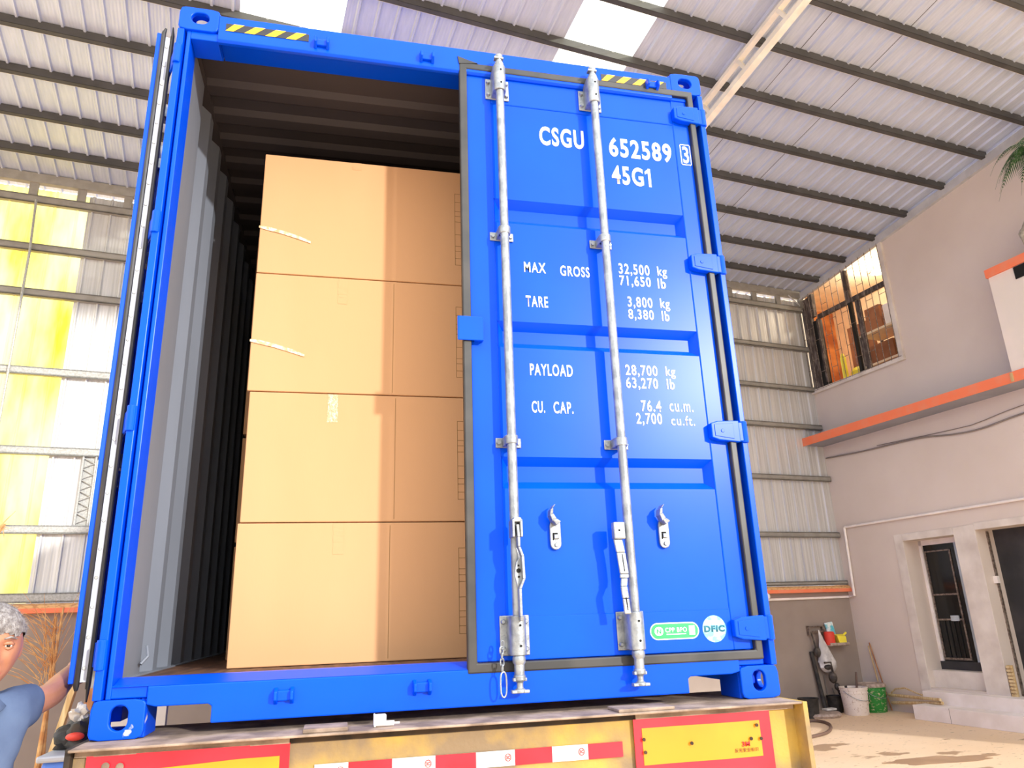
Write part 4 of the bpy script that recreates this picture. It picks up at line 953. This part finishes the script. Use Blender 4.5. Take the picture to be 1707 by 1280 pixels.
# palm at the upper right, standing on the balcony
pm=bthing('potted_palm','dark green palm drooping over the balcony at the upper right edge','palm',(-.2,-5.3,4.0))
g=MB(); g.lathe([(.14,0),(.19,.30),(.2,.34),(.17,.34),(.16,.3)],(-.17,-5.35,4.745),20); bobj(g,'plant_pot','rock',pm,smooth=True)
g=MB(); g.tube([(-.17,-5.35,5.0),(-.30,-5.25,5.6),(-.50,-5.08,6.02)],[.03,.025,.02],8); bobj(g,'stem','wood',pm,smooth=True)
rr=random.Random(4)
for i in range(18):
    a=radians(20+i*20+rr.uniform(-8,8)); L=rr.uniform(.6,.85); g=MB(); c0=Vector((-.50,-5.08,6.02)); P=[]
    d=Vector((cos(a),sin(a),0))
    if d.x>.3: d.x=.3
    
    for k in range(9):
        u=k/8; P.append(c0+d*L*u*(1-.1*u)+Vector((0,0,.16*sin(u*2.2)-.55*u*u)))
    g.tube(P,[.006*(1-k/10) for k in range(9)],5)
    sd_=Vector((-d.y,d.x,0)).normalized()
    for k in range(1,26):
        u=k/26*8; i0=int(u); f=u-i0; p=P[i0].lerp(P[min(i0+1,8)],f); dr=(P[min(i0+1,8)]-P[i0]).normalized()
        for sgn in (-1,1):
            ln=.20*sin(pi*min(1,k/26+.12)); tip=p+sd_*sgn*ln*.8+dr*ln*.6+Vector((0,0,-.35*ln)); wv=dr*.011
            g.poly([p-wv,p+wv,tip])
    bobj(g,'frond','leaf',pm)
g=MB(); g.ball((0,0,0),.14,3,(.8,.8,1.5))
for v in g.bm.verts: v.co*=1+.35*noise.noise(v.co*9)
for v in g.bm.verts: v.co+=Vector((-.40,-4.60,4.96))
tag(bobj(g,'pitted_stone','rock',smooth=True),'pale pitted stone standing on the orange coping at right edge','stone')
# left side: broom tree-brush, planks, blue bin, rubbish
def world_thing(name,label,cat,loc,group=None): return thing(name,label,cat,loc,group)
stk=world_thing('dry_brushwood','dry straw coloured twigs standing by the low wall behind the open door','twigs',BM_@Vector((-11.8,-.5,GZ)))
rr=random.Random(9); g=MB()
for i in range(70):
    x=-11.85+rr.uniform(-.06,.12); b0=Vector((x,-.35+rr.uniform(-.08,.08),GZ+1.0+rr.uniform(0,.7))); L=rr.uniform(.25,.6); an=rr.uniform(-1.0,.35)
    tip=b0+Vector((sin(an)*L,rr.uniform(-.1,.1),cos(an)*L*.8)); g.tube([b0,(b0+tip)/2+Vector((0,0,.03)),tip],[.004,.003,.0015],4)
g.tube([(-11.80,-.35,GZ),(-11.76,-.35,GZ+1.9)],[.03,.01],8); g.tube([(-11.75,-.30,GZ),(-11.82,-.35,GZ+1.8)],[.03,.012],8)
bobj(g,'twig_bundle','straw',stk)
hb=world_thing('brushwood_broom','straw broom raised at the left edge in front of the yellow panel','broom',BM_@Vector((-12.7,-.6,GZ)))
g=MB(); c0=Vector((-12.42,-.6,1.50)); c1=Vector((-12.72,-.6,.95)); g.tube([c0,c0.lerp(c1,.5),c1],[.04,.06,.05],8)
for i in range(40):
    u=rr.uniform(0,1); b0=c0.lerp(c1,u); g.tube([b0,b0+Vector((rr.uniform(-.30,-.05) if i%2 else rr.uniform(.02,.16),rr.uniform(-.05,.05),rr.uniform(-.25,.2)))],[.006,.002],4)
bobj(g,'broom_head','straw',hb)
g=MB(); g.tube([c1,(-13.1,-.6,GZ)],.025,8); bobj(g,'broom_stick','wood',hb)
def plank(a,b_,w_,th,m_,label,nm='wooden_plank'):
    a=Vector(a);b_=Vector(b_); g=MB(); d=(b_-a).normalized(); s_=Vector((1,-.2,0)).normalized(); n_=d.cross(s_).normalized()
    P=[]
    for q_ in (a,b_):
        P+=[q_-s_*w_/2-n_*th/2,q_+s_*w_/2-n_*th/2,q_+s_*w_/2+n_*th/2,q_-s_*w_/2+n_*th/2]
    g.hexa([P[0],P[1],P[2],P[3],P[4],P[5],P[6],P[7]]); return tag(g.build(nm,m_,bevel=.003),label,'plank','planks leaning left of the container')
plank((-1.00,2.35,GZ+.02),(-.60,2.1,.40),.035,.03,'bamboo','pale yellowish lath leaning left of the planks below the open door')
plank((-.86,2.35,GZ+.02),(-.50,2.1,.42),.05,.03,'wood','narrow brown plank leaning below the open door')
plank((-.76,2.45,GZ+.02),(-.40,2.2,.42),.11,.03,'wood','wide reddish brown plank leaning behind the container corner')
g=MB(); g.box(-.50,-.14,1.9,1.95,GZ,.12); 
tag(g.build('pale_board','plaster_light'),'pale board standing on edge left of the trailer','board')
bn=world_thing('blue_bin','tall blue plastic bin with pale rim left of the trailer','bin',(-.25,1.0,GZ))
g=MB(); g.box(-.385,-.04,.83,1.19,GZ,-.16); bobj_=g.build('bin_body','blue_pl',bn,bevel=.02)
g=MB(); g.box(-.40,-.03,.815,1.205,-.165,-.14); g.build('bin_rim','strip',bn,bevel=.008)
g=MB(); g.ball((-.30,1.02,-.10),.085,4,(1.15,1.2,.95))
for v in g.bm.verts: v.co+=v.normal*(.04*noise.noise(v.co*16)+.014*noise.noise(v.co*50))
for v in g.bm.verts: v.co.z=max(v.co.z,-.139)
tag(g.build('rubbish_bag','black_pl',smooth=True),'crumpled dark grey plastic bag heaped on the blue bin','bag')
g=MB(); g.ball((-.295,.915,-.085),.030,3,(1.2,.8,.55)); tag(g.build('red_cloth','red_pl',smooth=True),'small red cloth on top of the dark bag','cloth')
g=MB(); g.ball((-.305,1.0,-.010),.032,3,(1,.8,1.2))
for v in g.bm.verts: v.co+=v.normal*.035*noise.noise(v.co*55)+Vector((.0,0,.01*noise.noise(v.co*90)))
tag(g.build('crumpled_wrapper','bag_white',smooth=True),'crumpled silvery wrapper above the red cloth','wrapper')

# ================================================================= PERSON
def evalmesh(o):
    dg=bpy.context.evaluated_depsgraph_get(); me=bpy.data.meshes.new_from_object(o.evaluated_get(dg)); return me
def skin(verts, edges, radii, root=0, sub=2):
    me=bpy.data.meshes.new('sk'); me.from_pydata([Vector(v) for v in verts],edges,[]); o=bpy.data.objects.new('sk',me); COL.objects.link(o)
    sk=o.modifiers.new('s','SKIN'); sk.use_smooth_shade=True
    for i,r_ in enumerate(radii):
        rr_=r_ if isinstance(r_,tuple) else (r_,r_); me.skin_vertices[0].data[i].radius=rr_; me.skin_vertices[0].data[i].use_root=(i==root)
    sb=o.modifiers.new('b','SUBSURF'); sb.levels=sub; sb.render_levels=sub
    r_=evalmesh(o); bpy.data.objects.remove(o); return r_
class G: pass
def chain_mesh(spec, root='pelvis', sub=2):
    names=list(spec.keys()); idx={n:i for i,n in enumerate(names)}
    V=[spec[n][0] for n in names]; Rr=[spec[n][2] for n in names]; E=[(idx[n],idx[spec[n][1]]) for n in names if spec[n][1]]
    return skin(V,E,Rr,idx[root],sub)
HC=Vector((-.250,-.16,.296))      # head centre
TCx,TCy=-.283,-.18                 # torso axis
sh_dir=Vector((.76,.65,0)).normalized()  # toward his left shoulder (image right)
fw=Vector((sh_dir.y,-sh_dir.x,0))        # chest facing
def T(a,b,z): p=Vector((TCx,TCy,0))+sh_dir*a+fw*b; return (p.x,p.y,z)
SL=T(.150,0,.118); EL=(-.150,.085,.135); WL=(-.158,.33,.205); HL=(-.172,.41,.225)
body={
 'pelvis':(T(0,0,-.40),None,(.145,.105)),
 'belly':(T(0,.01,-.22),'pelvis',(.135,.10)),
 'chest':(T(0,.0,-.02),'belly',(.15,.10)),
 'collar':(T(0,-.01,.10),'chest',(.10,.065)),
 'neck':(T(0,.01,.165),'collar',.052),
 'skull':((HC.x,HC.y+.02,HC.z-.04),'neck',.05),
 'shL':(SL,'collar',.052),'upL':(tuple((Vector(SL)*.45+Vector(EL)*.55)),'shL',.044),'elL':(EL,'upL',.043),'foL':(tuple(Vector(EL).lerp(Vector(WL),.4)),'elL',.040),'wrL':(WL,'foL',.028),
 'shR':(T(-.165,0,.118),'collar',.052),'upR':(T(-.20,.0,-.03),'shR',.042),'elR':(T(-.22,-.02,-.17),'upR',.035),'wrR':(T(-.22,.05,-.40),'elR',.025),
 'hipL':(T(.09,0,-.48),'pelvis',.085),'knL':(T(.10,.03,-.86),'hipL',.058),'anL':(T(.11,-.01,-1.21),'knL',.038),'ftL':(T(.12,.12,-1.265),'anL',.032),
 'hipR':(T(-.09,0,-.48),'pelvis',.085),'knR':(T(-.10,.03,-.86),'hipR',.058),'anR':(T(-.11,-.01,-1.21),'knR',.038),'ftR':(T(-.12,.12,-1.265),'anR',.032),
}
meshes=[chain_mesh(body)]
def hand(w_,palm_dir,up_dir,curl):
    w_=Vector(w_); d=Vector(palm_dir).normalized(); u=Vector(up_dir).normalized(); s_=d.cross(u).normalized(); out=[]
    sp={'pelvis':(tuple(w_),None,(.022,.018)),'p1':(tuple(w_+d*.045),'pelvis',(.036,.015)),'p2':(tuple(w_+d*.085),'p1',(.038,.013))}
    out.append(chain_mesh(sp,sub=1))
    for i,(off,L) in enumerate(((-.030,.066),(-.010,.076),(.011,.072),(.030,.056))):
        p=w_+d*.080+u*off; dd=d.copy(); pts=[p]
        for k in range(3):
            dd=(dd*cos(curl)+s_*sin(curl)).normalized(); pts.append(pts[-1]+dd*L*(.45,.32,.23)[k])
        out.append(skin([tuple(x) for x in pts],[(0,1),(1,2),(2,3)],[.0095,.009,.0085,.007],0,1))
    p=w_+d*.025-u*.022; q1=p+(d*.5-u*.8).normalized()*.04; q2=q1+(d*.85-u*.3+s_*.3).normalized()*.03; q3=q2+(d*.9+s_*.4).normalized()*.025
    out.append(skin([tuple(x) for x in (p,q1,q2,q3)],[(0,1),(1,2),(2,3)],[.013,.011,.010,.008],0,1)); return out
meshes+=hand(WL,Vector(HL)-Vector(WL),(0,0,1),.35)
meshes+=hand(body['wrR'][0],(fw.x*.2,fw.y*.2,-1),tuple(fw),.3)
# head
fy=radians(30)     # turn of the face toward the camera
RH=Matrix.Rotation(fy,4,'Z')
def head_mesh():
    bm=bmesh.new(); bmesh.ops.create_icosphere(bm,subdivisions=5,radius=1)
    def gs(x,y,cx,cy,sx_,sy_): return math.exp(-((x-cx)/sx_)**2-((y-cy)/sy_)**2)
    for v in bm.verts:
        p=v.co.normalized(); x,y,z=p
        # skull ellipsoid
        X=x*.078; Y=y*.097; Z=z*.118
        if z<0:
            f=(-z)**1.4; X*=1-.30*f; Y=Y*(1-.18*f) - .018*f*(1 if y<0 else -.2)
        if y>0: Y*=.98
        if z>0.2: X*=1+.05*z
        if y<0:   # face features in (X,Z)
            fr=max(0,-y)
            Y+=.010*fr**2*gs(X,Z,0,.03,.06,.03)*0
            d=0
            d+=.0075*gs(X,Z,0,.028,.05,.010)                # brow
            for sg in (-1,1):
                d-=.014*gs(X,Z,sg*.030,.008,.019,.012)      # sockets
                d+=.006*gs(X,Z,sg*.042,-.028,.02,.02)       # cheek
                d+=.007*gs(X,Z,sg*.013,-.036,.007,.008)     # nostril wings
                d-=.004*gs(X,Z,sg*.030,-.050,.008,.018)     # nasolabial fold
            d+=.020*gs(X,Z,0,-.030,.010,.012)+.014*gs(X,Z,0,-.012,.0085,.020)+.006*gs(X,Z,0,.008,.009,.02)
            d+=.007*gs(X,Z,0,-.060,.020,.006)+.007*gs(X,Z,0,-.073,.018,.006)-.004*gs(X,Z,0,-.0665,.024,.003)
            d+=.008*gs(X,Z,0,-.100,.020,.014)
            d-=.004*gs(X,Z,0,-.086,.02,.006)
            Y-=d*min(1,fr*1.6)
        v.co=Vector((X,Y,Z))
    # ears
    for sg in (-1,1):
        r_=bmesh.ops.create_icosphere(bm,subdivisions=3,radius=1)
        for v in r_['verts']:
            c=v.co.copy(); k_=1-.5*math.exp(-((c.y)/.45)**2-((c.z-.1)/.5)**2) if c.x*sg>0 else 1
            v.co=Vector((sg*(.077+c.x*sg*.011*k_),.012+c.y*.017+c.x*sg*.006,-.005+c.z*.032))
    me=bpy.data.meshes.new('h'); bm.to_mesh(me); bm.free(); me.transform(Matrix.Translation(HC)@RH@Matrix.Rotation(radians(3),4,'X')); return me
meshes.append(head_mesh())
bm=bmesh.new()
for me in meshes: bm.from_mesh(me)
me=bpy.data.meshes.new('person'); bm.to_mesh(me); bm.free(); me.materials.append(M['skin'])
tmp=bpy.data.objects.new('tmp',me); COL.objects.link(tmp)
rmz=tmp.modifiers.new('r','REMESH'); rmz.mode='VOXEL'; rmz.voxel_size=.0042; rmz.use_smooth_shade=True
sm=tmp.modifiers.new('sm','SMOOTH'); sm.factor=.5; sm.iterations=2
bme=evalmesh(tmp); bpy.data.objects.remove(tmp)
for p in bme.polygons: p.use_smooth=True; p.material_index=0
if not bme.materials: bme.materials.append(M['skin'])
bme.name='person'; person=bpy.data.objects.new('person',bme); COL.objects.link(person)
tag(person,'grey haired man in a blue grey polo shirt with one arm on the open door','person')
HM=Matrix.Translation(HC)@RH@Matrix.Rotation(radians(3),4,'X')
for sg in (-1,1):
    g=MB(); g.ball((sg*.030,-.0760,.008),.0115,3); g.build('eye','eye_white',person,mw=HM.copy(),smooth='all')
    g=MB(); g.ball((sg*.030,-.0850,.0075),.0055,3,(1,.7,1)); g.build('iris','iris',person,mw=HM.copy(),smooth='all')
    g=MB(); g.tube([(sg*.015,-.0880,.0120),(sg*.024,-.0890,.0155),(sg*.034,-.0870,.0155),(sg*.045,-.079,.010)],[.003,.0055,.0055,.003],8); g.build('eyelid','skin',person,mw=HM.copy(),smooth='all')
    g=MB(); g.tube([(sg*.016,-.0855,.0035),(sg*.030,-.0875,-.0005),(sg*.043,-.080,.003)],[.0025,.0042,.0025],8); g.build('eyelid','skin',person,mw=HM.copy(),smooth='all')
    g=MB(); g.tube([(sg*.014,-.098,.027),(sg*.030,-.0975,.032),(sg*.050,-.083,.026)],[.002,.0035,.0015],6); g.build('eyebrow','hair',person,mw=HM.copy(),smooth='all')
g=MB(); g.tube([(-.022,-.090,-.0665),(0,-.0985,-.0655),(.022,-.090,-.0665)],[.0012,.0022,.0012],6); g.build('mouth','lip',person,mw=HM.copy(),smooth='all')
# hair: cap offset from the skull with a rough, short-cropped surface
g=MB(); bmesh.ops.create_icosphere(g.bm,subdivisions=5,radius=1); dl=[]
for v in g.bm.verts:
    x,y,z=v.co.normalized(); hl=.34+.04*sin(x*9) if y<-.35 else (.34-(y+.35)*.2 if y<.22 else .22-(y-.22)*2.2)
    hl=max(hl,-.45)
    if z<hl-.06: dl.append(v); continue
    edge=min(1,(z-hl+.06)/.14); n_=noise.noise(Vector((x,y,z))*16)*.003+noise.noise(Vector((x,y,z))*45)*.0022
    k_=.002+.007*edge+n_
    v.co=Vector((x*(.078+k_)*(1.05 if z>.2 else 1+.25*.2),y*(.097+k_),z*(.118+k_)))
bmesh.ops.delete(g.bm,geom=dl,context='VERTS'); 
rr=random.Random(2); base=[(v.co.copy(),v.co.normalized()) for v in g.bm.verts]
for p,n_ in rr.sample(base,min(1500,len(base))):
    d=(n_+Vector((rr.uniform(-.5,.5),rr.uniform(-.5,.2),rr.uniform(-.5,.3)))).normalized(); a=d.orthogonal().normalized()*.0007
    g.poly([p-a,p+a,p+d*rr.uniform(.006,.012)])
g.build('hair','hair',person,mw=HM.copy(),smooth='all',recalc=False)
# polo shirt: slightly larger skin over torso, with short sleeves
shirt={
 'pelvis':(T(0,0,-.42),None,(.175,.135)),
 'belly':(T(0,.01,-.22),'pelvis',(.150,.122)),
 'chest':(T(0,.0,-.02),'belly',(.158,.118)),
 'collar':(T(0,-.005,.105),'chest',(.12,.085)),
 'nk':(T(0,.0,.142),'collar',(.074,.07)),
 'shL':(T(.118,0,.125),'collar',.074),'upL':(tuple((Vector(SL)*.50+Vector(EL)*.50)+Vector((0,0,-.004))),'shL',.066),
 'shR':(T(-.155,0,.105),'collar',.072),'upR':(T(-.20,.0,-.02),'shR',.07),'slR':(T(-.21,-.01,-.10),'upR',.068),
}
sme=chain_mesh(shirt,sub=3)
for v in sme.vertices:
    v.co+=v.normal*(noise.noise(Vector((v.co.x*9,v.co.y*9,v.co.z*4)))*.010+noise.noise(Vector((v.co.x*16+v.co.z*14,v.co.y*16,v.co.z*9)))*.008+noise.noise(v.co*30)*.002)
sme.materials.clear(); sme.materials.append(M['shirt'])
so=bpy.data.objects.new('polo_shirt',sme); COL.objects.link(so); setpar(so,person)
for p in sme.polygons: p.use_smooth=True
# collar flaps and placket
nk=Vector(T(0,.015,.165))
g=MB(); n=20; A=[]
for k in range(n+1):
    a=-2.6+5.2*k/n; dirv=sh_dir*sin(a)+fw*cos(a)*1.0
    top=nk+dirv*.064+Vector((0,0,.018-.02*max(0,cos(a)))); bot=nk+dirv*(.088+.018*max(0,cos(a)))+Vector((0,0,-.022-.03*max(0,cos(a))**2))
    A.append((g.bm.verts.new(top),g.bm.verts.new(bot)))
for k in range(n):
    if k!=n//2: g._f([A[k][0],A[k+1][0],A[k+1][1],A[k][1]])
g.build('shirt_collar','shirt',person,smooth='all',solid=.006)
g=MB()
for z in (.07,.0,-.07):
    p=Vector(T(.0,.125+.006*(0.07-z)*10,z)); g.ball(p,.008,2)
g.build('shirt_button','shirt_dark',person,smooth='all')
g=MB(); P=[T(.012,.118,.12),T(.012,.137,.02),T(.012,.141,-.10)]; g.tube(P,.006,6); g.build('placket','shirt_dark',person,smooth='all')
tr0={k:body[k] for k in ('hipL','knL','anL','hipR','knR','anR')}
trs={'pelvis':(T(0,0,-.44),None,(.16,.12)),'hipL':(T(.09,0,-.52),'pelvis',.105),'knL':(T(.10,.03,-.86),'hipL',.078),'anL':(T(.11,-.01,-1.20),'knL',.062),'hipR':(T(-.09,0,-.52),'pelvis',.105),'knR':(T(-.10,.03,-.86),'hipR',.078),'anR':(T(-.11,-.01,-1.20),'knR',.062)}
tme=chain_mesh(trs); tme.materials.clear(); tme.materials.append(M['trousers']); to=bpy.data.objects.new('trousers',tme); COL.objects.link(to); setpar(to,person)
for sg in (-1,1):
    g=MB(); a=Vector(T(sg*.11,-.05,GZ+.045)); b=Vector(T(sg*.12,.17,GZ+.038)); g.tube([a-(b-a)*.1,a,a.lerp(b,.5),b,b+(b-a)*.12],[.02,.044,.048,.042,.02],12); g.build('shoe','shoe',person,smooth='all')

# ---- every loose piece of a repeated fitting becomes its own part
def split_loose(o):
    me=o.data; n=len(me.vertices); par=list(range(n))
    def f(a):
        while par[a]!=a: par[a]=par[par[a]]; a=par[a]
        return a
    for e_ in me.edges:
        a,b=f(e_.vertices[0]),f(e_.vertices[1])
        if a!=b: par[a]=b
    roots=sorted({f(i) for i in range(n)})
    if len(roots)<2: return
    for k,r_ in enumerate(roots):
        bm=bmesh.new(); bm.from_mesh(me); bm.verts.ensure_lookup_table()
        bmesh.ops.delete(bm,geom=[v for v in bm.verts if f(v.index)!=r_],context='VERTS')
        m2=bpy.data.meshes.new(me.name); bm.to_mesh(m2); bm.free()
        for mm in me.materials: m2.materials.append(mm)
        c=o.copy(); c.data=m2; COL.objects.link(c)
    bpy.data.objects.remove(o)
SPLIT=('strip_rivet','rivet','grease_hole','clamp_bolt','end_gusset','yellow_slash','handle_hole','handle_groove','dirt_patch','shirt_button','door_surround','tab_slot','side_rail')
for o in list(bpy.data.objects):
    if o.type=='MESH' and o.parent and o.name.split('.')[0] in SPLIT: split_loose(o)
